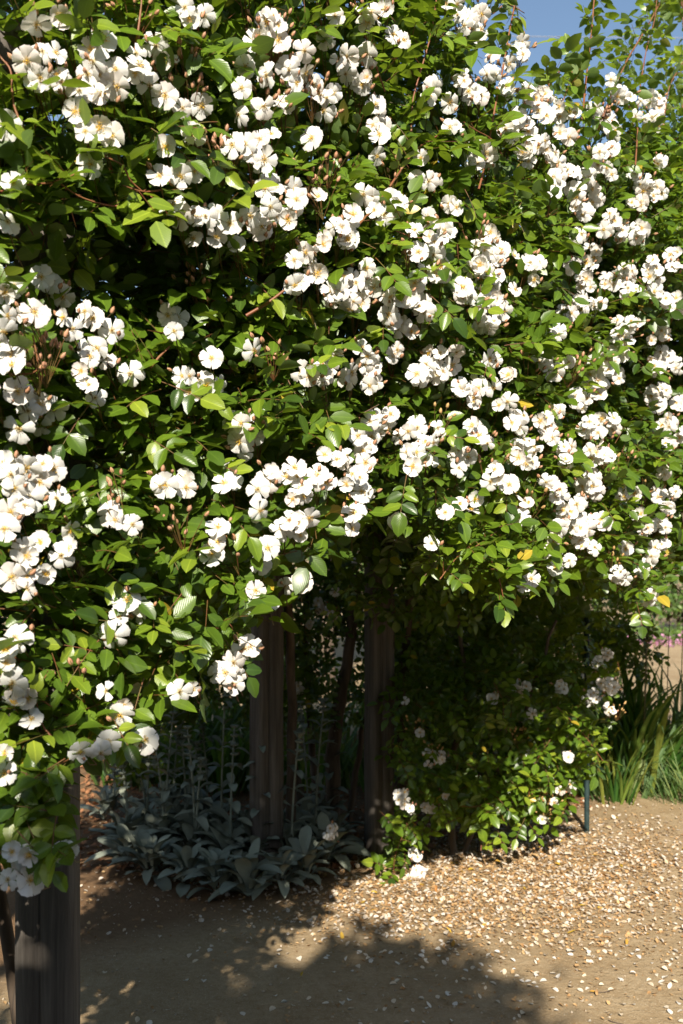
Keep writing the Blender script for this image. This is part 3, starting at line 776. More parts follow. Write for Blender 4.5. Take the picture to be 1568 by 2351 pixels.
shoot('C', c6((640,770),(650,660),(670,560)), on_C, .004, .07, -.02, size=.05)

# ------------------------------------------------------------------ foliage
def rnd_dir(n, zb=0.0, yb=0.0):
    d = R.normal(0, 1, (n, 3)); d[:, 2] += zb; d[:, 1] += yb
    return nrm(d)
def flower_cover(px, py):
    c = np.zeros(len(px), bool)
    for a, b_, w, h in _E: c |= ((px - a) / (w + 6)) ** 2 + ((py - b_) / (h + 6)) ** 2 < 1
    return c
_TN = [(R.uniform(-1.8, 3), R.uniform(.8, 4), R.uniform(.1, .4), R.uniform(-.35, .35)) for _ in range(80)]
def tone_field(x, z):
    t = np.full(x.shape, .42)
    for a, b_, s, h in _TN: t = t + h * np.exp(-((x - a) ** 2 + (z - b_) ** 2) / (s * s))
    return t

def front_foliage(n):
    x = R.uniform(-2.1, 3.0, n); z = R.uniform(.62, 4.6, n)
    y = F(x, z); px, py = project(np.stack([x, y, z], -1))
    ok = in_poly(px + R.normal(0, 9, n), py + R.normal(0, 12, n), MASS)
    # thin out where nobody looks
    inframe = (px > -260) & (px < 1800) & (py > -420)
    ok &= inframe | (R.random(n) < np.where((px < 0) & (py > 300), .8, .35))
    x, y, z, px, py = x[ok], y[ok], z[ok], px[ok], py[ok]; n = len(x)
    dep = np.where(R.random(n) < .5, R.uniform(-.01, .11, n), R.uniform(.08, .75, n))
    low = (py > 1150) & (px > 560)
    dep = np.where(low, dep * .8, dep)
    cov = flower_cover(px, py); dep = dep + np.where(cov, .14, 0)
    P = np.stack([x - .25 * dep, y + .97 * dep, z], -1)
    A = rnd_dir(n, -.05, -.75) + np.array([.12, -.15, .0])
    Up = nrm(np.array([0, -.30, .95])[None] + .40 * SUN[None] + R.normal(0, .42, (n, 3)))
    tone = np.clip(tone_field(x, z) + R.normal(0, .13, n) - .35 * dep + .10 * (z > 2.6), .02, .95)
    return P, A, Up, tone, px
P, A, Up, tone, px = front_foliage(30000)

def roof_foliage(n):
    """the inside of the canopy over the walk"""
    x = R.uniform(-1.8, 3.0, n); z = R.uniform(1.65, 3.6, n); q = R.random(n)
    y = F0(x, np.minimum(z, 3.2)) + .45 + q * 2.3
    lowlim = 1.82 + .25 * np.sin(3 * x) + .35 * np.clip(.7 - q, 0, 1) * 0
    ok = (z > lowlim) & (z < np.where(x < -1.1, 3.1, 3.6))
    x, y, z = x[ok], y[ok], z[ok]; n = len(x)
    return np.stack([x, y, z], -1), rnd_dir(n, -.3), nrm(np.array([0, 0, 1])[None] + R.normal(0, .5, (n, 3))), np.clip(R.normal(.3, .12, n), 0, 1), CX + FPX * x / y
P2, A2, U2, t2, px2 = roof_foliage(11000)

def with_shoots(key, P, A, Up, tone):
    if not shoot_pts[key]: return P, A, Up, tone
    sp = shoot_pts[key]
    return (np.concatenate([P, np.array([q[0] for q in sp])]), np.concatenate([A, np.array([q[1] for q in sp])]),
            np.concatenate([Up, np.array([q[2] for q in sp])]), np.concatenate([tone, np.array([q[3] for q in sp])]))

oC, bC = ROSES['C']; oD, bD = ROSES['D']
lo_c = -1e9
for cut, key in CUTS:
    m1 = (px >= lo_c) & (px < cut); m2 = (px2 >= lo_c) & (px2 < cut); lo_c = cut
    ro, rb = ROSES[key]
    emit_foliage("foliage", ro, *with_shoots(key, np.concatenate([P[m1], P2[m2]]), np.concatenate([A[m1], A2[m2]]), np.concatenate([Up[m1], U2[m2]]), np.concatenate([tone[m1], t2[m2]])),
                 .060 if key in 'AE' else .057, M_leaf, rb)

POLY_C = [(905, 1480), (900, 1350), (1000, 1250), (1150, 1300), (1400, 1270), (1450, 1340), (1445, 1430), (1430, 1500), (1415, 1560), (1395, 1620), (1400, 1690), (1385, 1740),
          (1330, 1790), (1300, 1840), (1250, 1880), (1180, 1900), (1100, 1885), (1000, 1875), (975, 1940), (950, 1990), (900, 1990), (900, 1930), (918, 1850), (918, 1700), (912, 1600)]
def c_foliage(n):
    x = R.uniform(.0, 1.75, n); z = R.uniform(.02, 1.8, n); y = FC(x, z)
    px, py = project(np.stack([x, y, z], -1)); ok = in_poly(px + R.normal(0, 7, n), py + R.normal(0, 9, n), POLY_C)
    thin = np.clip((px - 1330) / 120, 0, .72) + np.where(py < 1500, .25, 0); ok &= R.random(n) > thin
    x, y, z = x[ok], y[ok], z[ok]; n = len(x)
    dep = np.where(R.random(n) < .5, R.uniform(-.03, .1, n), R.uniform(.05, .75, n))
    P = np.stack([x, y + dep, z], -1)
    e = 420      # sprays hanging in front of the back post under the arch
    P = np.concatenate([P, np.stack([R.uniform(-.02, .75, e), R.uniform(5.0, 5.35, e), R.uniform(1.32, 2.15, e)], -1)]); n = len(P)
    return P, rnd_dir(n, -.35, -.7), nrm(np.array([0, -.4, .9])[None] + .3 * SUN + R.normal(0, .4, (n, 3))), np.clip(R.normal(.42, .15, n), 0, 1)
emit_foliage("foliage", oC, *with_shoots('C', *c_foliage(3300)), .054, M_leaf, bC)

def d_foliage(n):
    x = R.uniform(-1.6, 2.2, n); z = R.uniform(.4, 2.9, n); y = 6.15 + .45 * x + R.uniform(-.2, .6, n)
    gap = (np.sin(9.1 * x + 2 * np.sin(5 * z)) + np.sin(11 * z + 1.7 * x) + R.normal(0, .5, n))
    ok = (gap > -1.1 + np.clip(1.35 - z, 0, 1) * .6) & (z > .55 + .25 * np.sin(7 * x))
    x, y, z = x[ok], y[ok], z[ok]; n = len(x)
    return np.stack([x, y, z], -1), rnd_dir(n, -.2), rnd_dir(n, .8, -.3), np.clip(R.normal(.35, .15, n), 0, 1)
emit_foliage("foliage", oD, *d_foliage(11500), .054, M_leaf, bD)

# ------------------------------------------------------------------ single leaves (the ones that stand out in front)
def leaf_mesh(seed):
    rs = np.random.default_rng(seed); n = 7; mb = MB()
    fold = rs.uniform(.08, .45); curl = rs.uniform(0, .28); tw = rs.uniform(-.3, .3); wide = rs.uniform(.54, .66); side = rs.uniform(-.06, .06)
    tt = np.linspace(0, 1, n)
    wv = wide * .5 * np.sin(np.pi * tt ** .82) ** .75; wv[0] = 0; wv[-1] = 0
    vv, uv = [], []
    def pt(t, s):
        return (t, s + side * t * t, abs(s) * fold - curl * t * t + tw * s * t + .012 * math.sin(9 * t + seed) * (abs(s) > .1))
    for i, t in enumerate(tt):
        for s in (-1, -.5, 0, .5, 1):
            vv.append(pt(t + (.0 if abs(s) < 1 else (.022 if i % 2 else -.02)) * (0 < i < n - 1), s * wv[i] * (1 + (.06 if (i % 2 and abs(s) == 1) else 0)))); uv.append((t, .5 + s * .5))
    ff = []
    for i in range(n - 1):
        for j in range(4):
            a = i * 5 + j
            f = (a, a + 5, a + 6, a + 1)
            if i == 0: f = (a, a + 5, a + 6)
            if i == n - 2: f = (a, a + 5, a + 1)
            ff.append(f)
    mb.add(vv, ff, 0, uv)
    return mb.mesh("leaf", [M_leaf_obj])
LM = [leaf_mesh(i) for i in range(10)]

def leaf_spray(key, p, a, up, size, k=None):
    root, base = ROSES[key]
    a = nrm(np.asarray(a, float)); s = nrm(np.cross(a, up)); u = np.cross(s, a)
    k = k or (7 if R.random() < .4 else 5)
    mb = MB(); L = 2.35 * size * .62
    curve = [a * L * t - u * size * .25 * t * t for t in (0, .4, .75, 1)]
    mb.tube([(-.35 * a * L)] + curve, [.0016, .0014, .0012, .0011, .001], 4, 0, False)
    o = link("leaf_spray", mb.mesh("leaf_spray", [M_stem]), root, tuple(p - base))
    slots = [(2.35, 0, 1.0), (1.75, 1, .92), (1.75, -1, .92), (.95, 1, .8), (.95, -1, .8), (.35, 1, .62), (.35, -1, .62)][:k]
    for al, sd, sc in slots:
        b_ = a * al * size * .62 - u * (al / 2.35) ** 2 * size * .25
        d = a * (1.0 if sd == 0 else .42) + s * sd + R.normal(0, .12, 3) - u * .12
        nn = u + R.normal(0, .22, 3) - s * sd * .10
        link("leaf", LM[int(R.integers(0, len(LM)))], o, tuple(b_), frame_quat(d, nn - d * np.dot(d, nn) / np.dot(d, d)), size * sc * R.uniform(.9, 1.12))

PROM = [(575,640),(555,610),(600,655),(280,690),(300,700),(690,840),(720,970),(640,960),(690,990),(460,960),(420,990),(390,1020),(330,1000),(240,1310),(225,1265),(320,1590),(300,1440),(400,1385),(530,1490),(505,1430),(520,1170),
        (480,1060),(660,1270),(205,1220),(200,935),(160,930),(30,1400),(60,1420),(110,1390),(210,1490),(230,1500),(250,1300),(130,1870),(100,1860),(60,1780),(150,1820),(40,1835),(120,1760),(165,1740),(60,1930),(120,1950),(260,1650),(300,1690),
        (390,290),(370,310),(450,340),(200,40),(190,20),(370,60),(480,280),(100,1610),(350,900),(380,880),(570,920),(620,970),(450,880)]
PROMB = [(1025,1310),(1150,1350),(1060,1240),(1120,1250),(1090,1270),(1130,1215),(960,1020),(930,1110),(1010,1000),(1465,1395),(1450,1290),(1390,1165),(1420,770),(1415,690),(1400,640),(1000,720),(1070,700),(880,740),(860,560),(870,600),
         (930,560),(990,680),(1120,830),(1130,620),(1180,790),(1000,880),(1500,1050),(1530,1060),(1240,860),(1350,880),(905,280),(950,70),(1000,85),(1070,440),(1080,480),(1260,480),(1300,560),(920,500),(840,560),(1180,700),(1200,960),(1160,1120),
         (1460,640),(1330,260),(1480,520),(1540,400),(1060,290),(1000,420),(1000,580),(1340,1040)]
PROMC = [(1120,1630),(1150,1650),(1170,1600),(1200,1570),(1290,1600),(1310,1640),(1320,1690),(1330,1730),(1380,1700),(1250,1760),(1220,1780),(1180,1800),(1150,1840),(1100,1860),(1050,1880),(1010,1840),(970,1820),(940,1900),(890,1990),(910,2000),
         (880,1870),(1000,1780),(1050,1760),(1120,1730),(1190,1720),(1240,1810),(920,1750),(960,1620),(1040,1640),(1090,1690),(1350,1470),(1400,1440),(1370,1520),(1300,1850),(1270,1790),(1140,1900),(1200,1890),(1060,1810)]
def prominent(key, lst, fn, extra, size, off):
    for (x, y) in lst:
        if key != 'C': key = who(x)
        p = fn(np.array(float(x)), np.array(float(y)), off + R.uniform(-.03, .01))
        a = np.array([R.uniform(-.8, .8), R.uniform(-.7, -.1), R.uniform(-.8, .35)])
        up = nrm(np.array([R.normal(0, .25), -.55, .75]) + .4 * SUN + R.normal(0, .2, 3))
        leaf_spray(key, p, a, up, size * R.uniform(.8, 1.15))
prominent('A', PROM, on_surface, 0, .060, -.03)
prominent('B', PROMB, on_surface, 0, .056, -.03)
prominent('C', PROMC, on_C, 0, .058, -.06)

# ------------------------------------------------------------------ main canes / trunks of the roses
def trunk(key, P, r0, r1, mat=M_oldcane, k=8):
    root, base = ROSES[key]; P = np.array(P, float); mb = MB()
    q = np.linspace(0, len(P) - 1, (len(P) - 1) * 5 + 1); i = np.minimum(q.astype(int), len(P) - 2); f = (q - i)[:, None]
    Q = P[i] * (1 - f) + P[i + 1] * f + R.normal(0, .004, (len(q), 3))
    mb.tube(Q - base, np.linspace(r0, r1, len(Q)), k); link("main_cane", mb.mesh("main_cane", [mat]), root)
def gp(px, py): return ground_pix(px, py)
trunk('A', [(-.86, 2.62, -.02), (-.84, 2.66, .6), (-.75, 2.6, 1.3), (-.5, 2.75, 2.0), (-.1, 3.1, 2.5)], .030, .014)
trunk('A', [(-.80, 2.70, -.02), (-.92, 2.7, .7), (-1.0, 2.5, 1.5), (-.9, 2.4, 2.3)], .022, .012)
trunk('B', [(2.55, 6.35, -.02), (2.5, 6.3, .8), (2.3, 6.0, 1.5), (1.7, 5.3, 2.2), (1.0, 4.4, 2.7)], .032, .014)
trunk('B', [(2.60, 6.4, -.02), (2.7, 6.5, .9), (2.5, 6.3, 1.8), (2.2, 5.6, 2.6)], .025, .012)
trunk('E', [(-.28, 5.46, -.02), (-.27, 5.5, .8), (-.3, 5.3, 1.7), (-.25, 4.3, 2.4), (-.1, 3.3, 2.6)], .030, .014)
trunk('G', [(.36, 5.52, -.02), (.33, 5.6, .8), (.4, 5.4, 1.7), (.5, 4.6, 2.4), (.7, 4.0, 2.7)], .030, .014)
trunk('C', [(.62, 5.45, -.02), (.58, 5.5, .4), (.7, 5.45, .9), (.6, 5.4, 1.5)], .022, .009)
trunk('C', [(.66, 5.47, -.02), (.8, 5.45, .35), (1.0, 5.4, .8), (1.15, 5.35, 1.3)], .018, .008)
D_ = 6.0
trunk('D', [tuple(pix(762, 1250 + FPX * 1.72 / D_, D_)), tuple(pix(764, 1740, D_)), tuple(pix(775, 1640, D_)), tuple(pix(800, 1500, D_)), tuple(pix(820, 1320, D_))], .050, .028)
trunk('D', [tuple(pix(700, 1250 + FPX * 1.72 / 6.3, 6.3)), tuple(pix(672, 1750, 6.3)), tuple(pix(668, 1600, 6.3)), tuple(pix(655, 1400, 6.3)), tuple(pix(660, 1200, 6.3))], .030, .018)
trunk('D', [tuple(pix(730, 1250 + FPX * 1.72 / 6.4, 6.4)), tuple(pix(715, 1700, 6.4)), tuple(pix(705, 1550, 6.4)), tuple(pix(700, 1350, 6.4))], .026, .016)
trunk('D', [tuple(pix(800, 1250 + FPX * 1.72 / 6.2, 6.2)), tuple(pix(822, 1740, 6.2)), tuple(pix(840, 1640, 6.2)), tuple(pix(868, 1500, 6.2))], .022, .012)

# ------------------------------------------------------------------ pergola
def post_mesh(w, h, seed, cracked=True):
    rs = np.random.default_rng(seed); mb = MB()
    zs = np.linspace(-.15, h, 14); c = .12 * w
    prof = [(-.5 * w + c, -.5 * w), (-.1 * w, -.5 * w), (-.08 * w, -.5 * w + .006), (-.055 * w, -.5 * w), (.5 * w - c, -.5 * w), (.5 * w, -.5 * w + c), (.5 * w, .5 * w - c), (.5 * w - c, .5 * w), (-.5 * w + c, .5 * w), (-.5 * w, .5 * w - c), (-.5 * w, -.5 * w + c)]
    k = len(prof); vv = []; ff = []
    for z in zs:
        for (x, y) in prof: vv.append((x + rs.normal(0, .0012), y + rs.normal(0, .0012), z))
    for i in range(len(zs) - 1):
        for j in range(k): ff.append((i * k + j, i * k + (j + 1) % k, (i + 1) * k + (j + 1) % k, (i + 1) * k + j))
    ff.append(tuple(range((len(zs) - 1) * k, len(zs) * k)))
    mb.add(vv, ff); return mb.mesh("post", [M_wood], smooth=False)

perg = empty("pergola", (0.2, 4.0, 0))
tag(perg, "weathered grey wooden pergola buried under white roses", "pergola")
PB = np.array([.2, 4.0, 0])
POSTS = [(-.735, 2.50, .138, rad(6)), (-1.75, 1.30, .15, rad(8)), (2.62, 6.75, .15, rad(10)), (-.40, 5.30, .150, rad(24)), (.205, 5.42, .135, rad(20)), (1.15, 7.3, .14, rad(10))]
for i, (x, y, w, rz) in enumerate(POSTS):
    o = link("post", post_mesh(w, 2.55, i), perg, tuple(np.array([x, y, 0]) - PB)); o.rotation_euler = (0, 0, rz)
def beam(a, b_, w=.09, h=.14):
    a = np.array(a, float); b_ = np.array(b_, float); d = b_ - a; L = np.linalg.norm(d); mb = MB()
    vv = []
    n = 8
    for i in range(n + 1):
        t = i / n
        for (yy, zz) in ((-.5, -.42), (-.42, -.5), (.42, -.5), (.5, -.42), (.5, .5), (-.5, .5)): vv.append((t * L, yy * w, zz * h))
    ff = [(i * 6 + j, i * 6 + (j + 1) % 6, (i + 1) * 6 + (j + 1) % 6, (i + 1) * 6 + j) for i in range(n) for j in range(6)]
    ff += [tuple(range(5, -1, -1)), tuple(range(n * 6, n * 6 + 6))]
    mb.add(vv, ff)
    o = link("beam", mb.mesh("beam", [M_wood], smooth=False), perg, tuple(a - PB)); o.rotation_euler = (0, 0, math.atan2(d[1], d[0]))
beam((-2.0, 1.0, 2.62), (2.75, 6.9, 2.62)); beam((-.72, 4.9, 2.62), (1.4, 7.6, 2.62))
for t in np.linspace(.1, .95, 6):
    p = np.array([-2.0, 1.0]) * (1 - t) + np.array([1.9, 5.78]) * t
    beam((p[0] + .25, p[1] - .2, 2.75), (p[0] - 1.0, p[1] + .95, 2.75), .05, .11)

# ------------------------------------------------------------------ lamb's ears
def woolly_leaf(seed):
    rs = np.random.default_rng(seed); mb = MB(); n = 10
    curl = rs.uniform(.25, 1.0); fold = rs.uniform(.1, .4)
    tt = np.linspace(0, 1, n); vv, uv = [], []
    wv = .19 * np.interp(tt, [0, .15, .35, .55, .72, .86, .95, 1.0], [.22, .42, .82, 1.0, .98, .76, .46, .06])
    for i, t in enumerate(tt):
        up = .42 * t - curl * t * t
        for s in (-1, -.5, 0, .5, 1):
            vv.append((t * (1 - .12 * curl * t), s * wv[i], up + abs(s) * wv[i] * fold + .012 * math.sin(8 * t + s * 2 + seed))); uv.append((t, .5 + .5 * s))
    ff = [(i * 5 + j, i * 5 + j + 1, (i + 1) * 5 + j + 1, (i + 1) * 5 + j) for i in range(n - 1) for j in range(4)]
    ff = [tuple(reversed(f)) for f in ff]
    # soft thickness: a second skin below
    lo = [(x, y, z - .018) for x, y, z in vv]; m = len(vv)
    mb.add(vv + lo, ff + [tuple(reversed([m + i for i in f])) for f in ff], 0, uv + uv)
    return mb.mesh("leaf", [M_woolly])
WL = [woolly_leaf(i) for i in range(8)]
def lambs_ear(x, y, n, stalks, size=.15):
    z0 = float(ground_z(x, y)); o = empty("lambs_ear", (x, y, z0))
    tag(o, ["low woolly grey lamb's ear rosette without a flower stalk in the shaded bed", "woolly grey lamb's ear with one upright flower stalk in the shaded bed", "woolly grey lamb's ear with two upright flower stalks in the shaded bed"][len(stalks)], "lamb's ear", "lamb's ear plants in the shaded bed")
    a0 = R.uniform(0, 6.28)
    for k in range(n):
        a = a0 + 2.4 * k; t = k / n
        d = np.array([math.cos(a), math.sin(a), .25 + 1.6 * t + R.normal(0, .25)])
        link("leaf", WL[int(R.integers(0, 8))], o, (.03 * math.cos(a), .03 * math.sin(a), .02 + .10 * t), frame_quat(d, nrm(np.array([-d[0] * d[2], -d[1] * d[2], 1.0])) + R.normal(0, .12, 3)), size * R.uniform(.7, 1.25) * (1 - .15 * t))
    for h, lx, ly in stalks:
        mb = MB(); P_ = [np.array([lx * t * t * h * .3 + .02, ly * t * t * h * .3, h * t]) for t in np.linspace(0, 1, 6)]
        mb.tube(P_, np.linspace(.007, .0045, 6), 5)
        for t in np.linspace(.80, 1.0, 4):       # woolly whorls
            c = P_[-1] * 1.0; c = np.array([c[0], c[1], h * t])
            for j in range(7):
                q = 6.28 * j / 7 + t * 9; e = np.array([math.cos(q), math.sin(q), .35]) * .020
                add_bud(mb, c, e, .026, 0, 0)
        s = link("flower_stalk", mb.mesh("flower_stalk", [M_woolly]), o)
        for t in np.arange(.18, 1.02, .13):
            i = min(int(t * 5), 4); f = t * 5 - i; p = P_[i] * (1 - f) + P_[min(i + 1, 5)] * f
            q = R.uniform(0, 6.28)
            for sd in (0, math.pi):
                d = np.array([math.cos(q + sd), math.sin(q + sd), .45])
                link("leaf", WL[int(R.integers(0, 8))], s, tuple(p), frame_quat(d, (-d[0] * .4, -d[1] * .4, 1.0)), size * (.90 - .42 * t) * R.uniform(.85, 1.15))
# (column, row of the base, leaves, stalk heights)
for (bx, by, n, st) in [(300,1990,17,[]),(345,2010,18,[]),(430,2030,18,[]),(500,2045,18,[]),(570,2055,17,[]),(640,2040,17,[]),(700,2020,16,[]),(750,1985,15,[]),
                        (285,1955,15,[(.5,-.2,0)]),(370,1965,17,[(.62,-.3,0),(.78,.2,0)]),(440,1975,16,[(.55,.2,0),(.72,-.2,0)]),(520,1985,16,[(.74,.1,0)]),(590,1990,15,[(.66,0,0)]),(660,1985,15,[(.7,.2,0)]),(715,1960,15,[(.85,.2,0)]),
                        (330,1925,14,[(.75,.1,0),(.60,-.6,0)]),(420,1930,14,[(.66,-.2,.2),(.55,.4,0)]),(500,1935,14,[(.95,.1,0)]),(570,1940,13,[(.60,.3,0)]),(640,1935,13,[(.85,-.1,0)]),(700,1925,12,[(.8,-.2,0)]),(770,1935,12,[]),
                        (250,1890,10,[(.36,.2,0)]),(390,1890,12,[(.6,.2,0)]),(470,1895,12,[(.62,-.2,0)]),(745,1900,10,[(.75,.2,0)])]:
    g = ground_pix(bx, by); lambs_ear(g[0], g[1], n + 7, st, R.uniform(.155, .20))

# ------------------------------------------------------------------ strap-leaved clumps
def blade_mesh(seed, wide=.022):
    rs = np.random.default_rng(seed); mb = MB(); n = 8; bend = rs.uniform(.25, 1.15)
    vv, uv = [], []; a = 0.0; x = z = 0.0
    for i in range(n):
        t = i / (n - 1); w = wide * (1 - t ** 2.2) * (.7 + .6 * t * (1 - t) * 2) + .0006
        vv += [(x, -w, z), (x + w * .35, 0, z - w * .2), (x, w, z)]; uv += [(t, 0), (t, .5), (t, 1)]
        a = bend * 1.9 * t * t; x += math.sin(a + .12) / (n - 1); z += math.cos(a + .12) / (n - 1)
    ff = []
    for i in range(n - 1):
        for j in range(2): ff.append((i * 3 + j, i * 3 + j + 1, i * 3 + j + 4, i * 3 + j + 3))
    mb.add(vv, ff, 0, uv); return mb.mesh("blade", [M_strap])
BL = [blade_mesh(i) for i in range(8)]; BLN = [blade_mesh(20 + i, .010) for i in range(6)]
def clump(name, label, cat, x, y, n, h, spread, meshes, group=None, lean=(0, 0), seeds=0):
    z0 = float(ground_z(x, y)); o = empty(name, (x, y, z0)); tag(o, label, cat, group)
    for k in range(n):
        a = R.uniform(0, 6.28); r = spread * math.sqrt(R.random())
        d = Vector((math.cos(a) * .25 + lean[0] + R.normal(0, .1), math.sin(a) * .25 + lean[1] + R.normal(0, .1), 1))
        q = d.to_track_quat('Z', 'Y') @ Matrix.Rotation(a + R.normal(0, .5), 3, 'Z').to_quaternion()
        s = h * R.uniform(.55, 1.15)
        link("blade", meshes[int(R.integers(0, len(meshes)))], o, (r * math.cos(a), r * math.sin(a), -.01), q, s)
    for k in range(seeds):
        a = R.uniform(0, 6.28); r = spread * math.sqrt(R.random()); mb = MB(); hh = h * R.uniform(1.0, 1.3)
        P_ = [np.array([r * math.cos(a) + lean[0] * .2 * t * t, r * math.sin(a), hh * t]) for t in np.linspace(0, 1, 5)]
        mb.tube(P_, .0035, 4)
        for j in range(4): add_bud(mb, P_[-1], R.normal(0, 1, 3) + (0, 0, .8), .035, 0, 0)
        link("seed_stalk", mb.mesh("seed_stalk", [M_sepal]), o)
    return o
g = ground_pix(1490, 1815)
clump("strap_leaf_clump", "large dark green strap-leaved clump with seed stalks beside the bare path", "strap plant", g[0], g[1] + .15, 240, 1.0, .34, BL, lean=(.12, -.08), seeds=9)
g = ground_pix(1400, 1840)
clump("strap_leaf_clump", "arching green strap-leaved clump around the thin steel stake", "strap plant", g[0] + .05, g[1] + .1, 110, .62, .22, BL)
g = ground_pix(1610, 1840)
clump("grass_tuft", "yellow-green grass tuft at the edge of the bare path", "grass", g[0], g[1], 150, .42, .22, BLN, lean=(-.1, 0))
g = ground_pix(1545, 1835)
clump("grass_tuft", "short yellowing grass tuft in front of the dark strap-leaved clump", "grass", g[0], g[1], 110, .26, .20, BLN)
for (bx, by, n, h) in [(300, 1790, 90, .75), (400, 1800, 110, .85), (500, 1810, 110, .8)]:
    g = ground_pix(bx, by)
    clump("strap_leaf_clump", "green strap-leaved clump growing behind the lamb's ears", "strap plant", g[0], g[1], n, h, .28, BL, group="strap clumps behind the lamb's ears")
for (bx, by) in [(700, 1800), (860, 1800), (1000, 1780), (1130, 1770), (600, 1790)]:
    g = ground_pix(bx, by)
    clump("strap_leaf_clump", "strap-leaved clump in the deep shade behind the posts", "strap plant", g[0], g[1], 70, .7, .3, BL, group="strap clumps behind the posts")

# ------------------------------------------------------------------ stakes and cable
g = ground_pix(1347, 1915); mb = MB()
mb.tube([(0, 0, -.1), (.002, 0, .5), (0, 0, 1.25)], .016, 8); mb.tube([(0, 0, 1.25), (0, 0, 1.275)], [.019, .010], 8)
tag(link("steel_stake", mb.mesh("steel_stake", [M_stake]), None, tuple(g)), "thin dark green steel stake beside the strap leaves", "stake")
g = ground_pix(1096, 1960); mb = MB()
mb.tube([(0, 0, -.03), (.006, 0, .10), (.016, 0, .2)], .004, 6); mb.tube([(.016, 0, .2), (.018, 0, .225)], [.009, .007], 6)
tag(link("irrigation_stake", mb.mesh("irrigation_stake", [M_black]), None, tuple(g)), "small black drip stake standing in the fallen petals", "stake")
mb = MB(); zc = CAM_H + (HY - 76) / FPX * 26
mb.tube([(x, 26 + .02 * x, zc + .0009 * (x - 6) ** 2 - .04) for x in np.linspace(-40, 60, 40)], .008, 6)
tag(link("overhead_cable", mb.mesh("overhead_cable", [M_cable])), "thin grey overhead cable crossing the blue sky", "cable")

# ------------------------------------------------------------------ background shrubs, ground cover, added sky-blocking trees, shade tree
def leaf_blob(n, c, rxyz, size, seed, lobes=14, low=False):
    rs = np.random.default_rng(seed); c = np.array(c); r = np.array(rxyz)
    L = nrm(rs.normal(0, 1, (lobes, 3))) * rs.uniform(.35, .8, (lobes, 1)); L[:, 2] = L[:, 2] * .8 if low else np.abs(L[:, 2]) * .9 - .15
    k = rs.integers(0, lobes, n)
    d = nrm(rs.normal(0, 1, (n, 3))) * (rs.random((n, 1)) ** .4) * rs.uniform(.26, .42, (lobes, 1))[k]
    P = c + (L[k] + d) * r
    D = nrm(d + rs.normal(0, .5, (n, 3)) + (0, 0, -.1)); Nn = nrm(rs.normal(0, .6, (n, 3)) + (0, 0, .9) + .5 * d)
    Ls = size * rs.uniform(.7, 1.3, n)
    return P, D, Nn, Ls
def shrub(name, label, cat, x, y, rxyz, n, size, mat, seed, group=None, trunk_r=.03, zc=None, lobes=14):
    z0 = 0.0; o = empty(name, (x, y, z0)); tag(o, label, cat, group)
    zc = zc if zc is not None else rxyz[2] * .62
    P_, D, Nn, Ls = leaf_blob(n, (0, 0, zc), rxyz, size, seed, lobes, rxyz[2] < 1.85 and name == 'garden_shrub')
    keep = P_[:, 2] > .02; P_, D, Nn, Ls = P_[keep], D[keep], Nn[keep], Ls[keep]; m = len(P_)
    v, lo, sz, uv = leaf_arrays(P_, D, Nn, Ls, Ls * .55, np.full(m, .2), np.full(m, .1))
    t = np.clip(R.normal(.5, .18, m), 0, 1)
    me = np_mesh("crown", v, lo, sz, mat, uv=uv, col=np.repeat(np.stack([t, t, t, np.ones(m)], -1), 11, 0))
    tag(link("crown", me, o), kind="stuff")
    mb = MB(); mb.tube([(0, 0, -.1), (.01, .02, zc * .5), (0, .03, zc)], [trunk_r * 1.3, trunk_r, trunk_r * .5], 8)
    for k in range(6):
        a = k * 1.05 + seed; e = np.array([math.cos(a) * rxyz[0] * .6, math.sin(a) * rxyz[1] * .6, zc + rxyz[2] * .3 * math.sin(k * 2.2)])
        mb.tube([(0, 0, zc * .45), e * .5 + (0, 0, zc * .2), e], [trunk_r * .6, trunk_r * .4, trunk_r * .15], 5)
    link("trunk", mb.mesh("trunk", [M_oldcane]), o)
    return o
BG = [(6.6, 19.5, (1.6, 1.0, 1.5), 3400, .10), (8.6, 20.5, (1.6, 1.0, 1.7), 3000, .10), (4.9, 21, (1.3, .9, 1.2), 2400, .10), (2.6, 18, (1.4, 1.0, 1.3), 2600, .10), (.2, 17.5, (1.4, 1, 1.4), 2600, .10),
      (-2.2, 16, (1.5, 1, 1.4), 2600, .10), (-4.6, 15, (1.5, 1, 1.5), 2400, .10), (10.8, 21, (1.6, 1, 1.6), 2400, .10), (.5, 8.6, (.9, .6, .8), 2400, .07), (-.9, 8.4, (.9, .6, .75), 2400, .07), (1.7, 9.6, (.8, .6, .7), 2000, .07), (-2.2, 8.9, (.8, .6, .8), 1800, .07)]
for i, (x, y, r, n, s) in enumerate(BG):
    shrub("garden_shrub", "light green leafy shrub beyond the path" if y > 14 else "low green shrub glimpsed through the gaps behind the pergola", "shrub", x, y, r, n, s, M_shrub, 40 + i,
          "shrubs beyond the path" if y > 14 else "low shrubs behind the pergola")
for i, (x, y) in enumerate([(-5.2, 12.2), (-2.6, 11.6), (-.2, 12.0), (1.9, 13.2)]):
    shrub("sky_block_tree", "dense green tree added behind the pergola to block sky light", "tree", x, y, (1.75, 1.3, 2.0), 4200, .16, M_tree, 90 + i, "added trees behind the pergola", trunk_r=.1, zc=2.3, lobes=24)  # added to keep sky light out of the hollow from behind
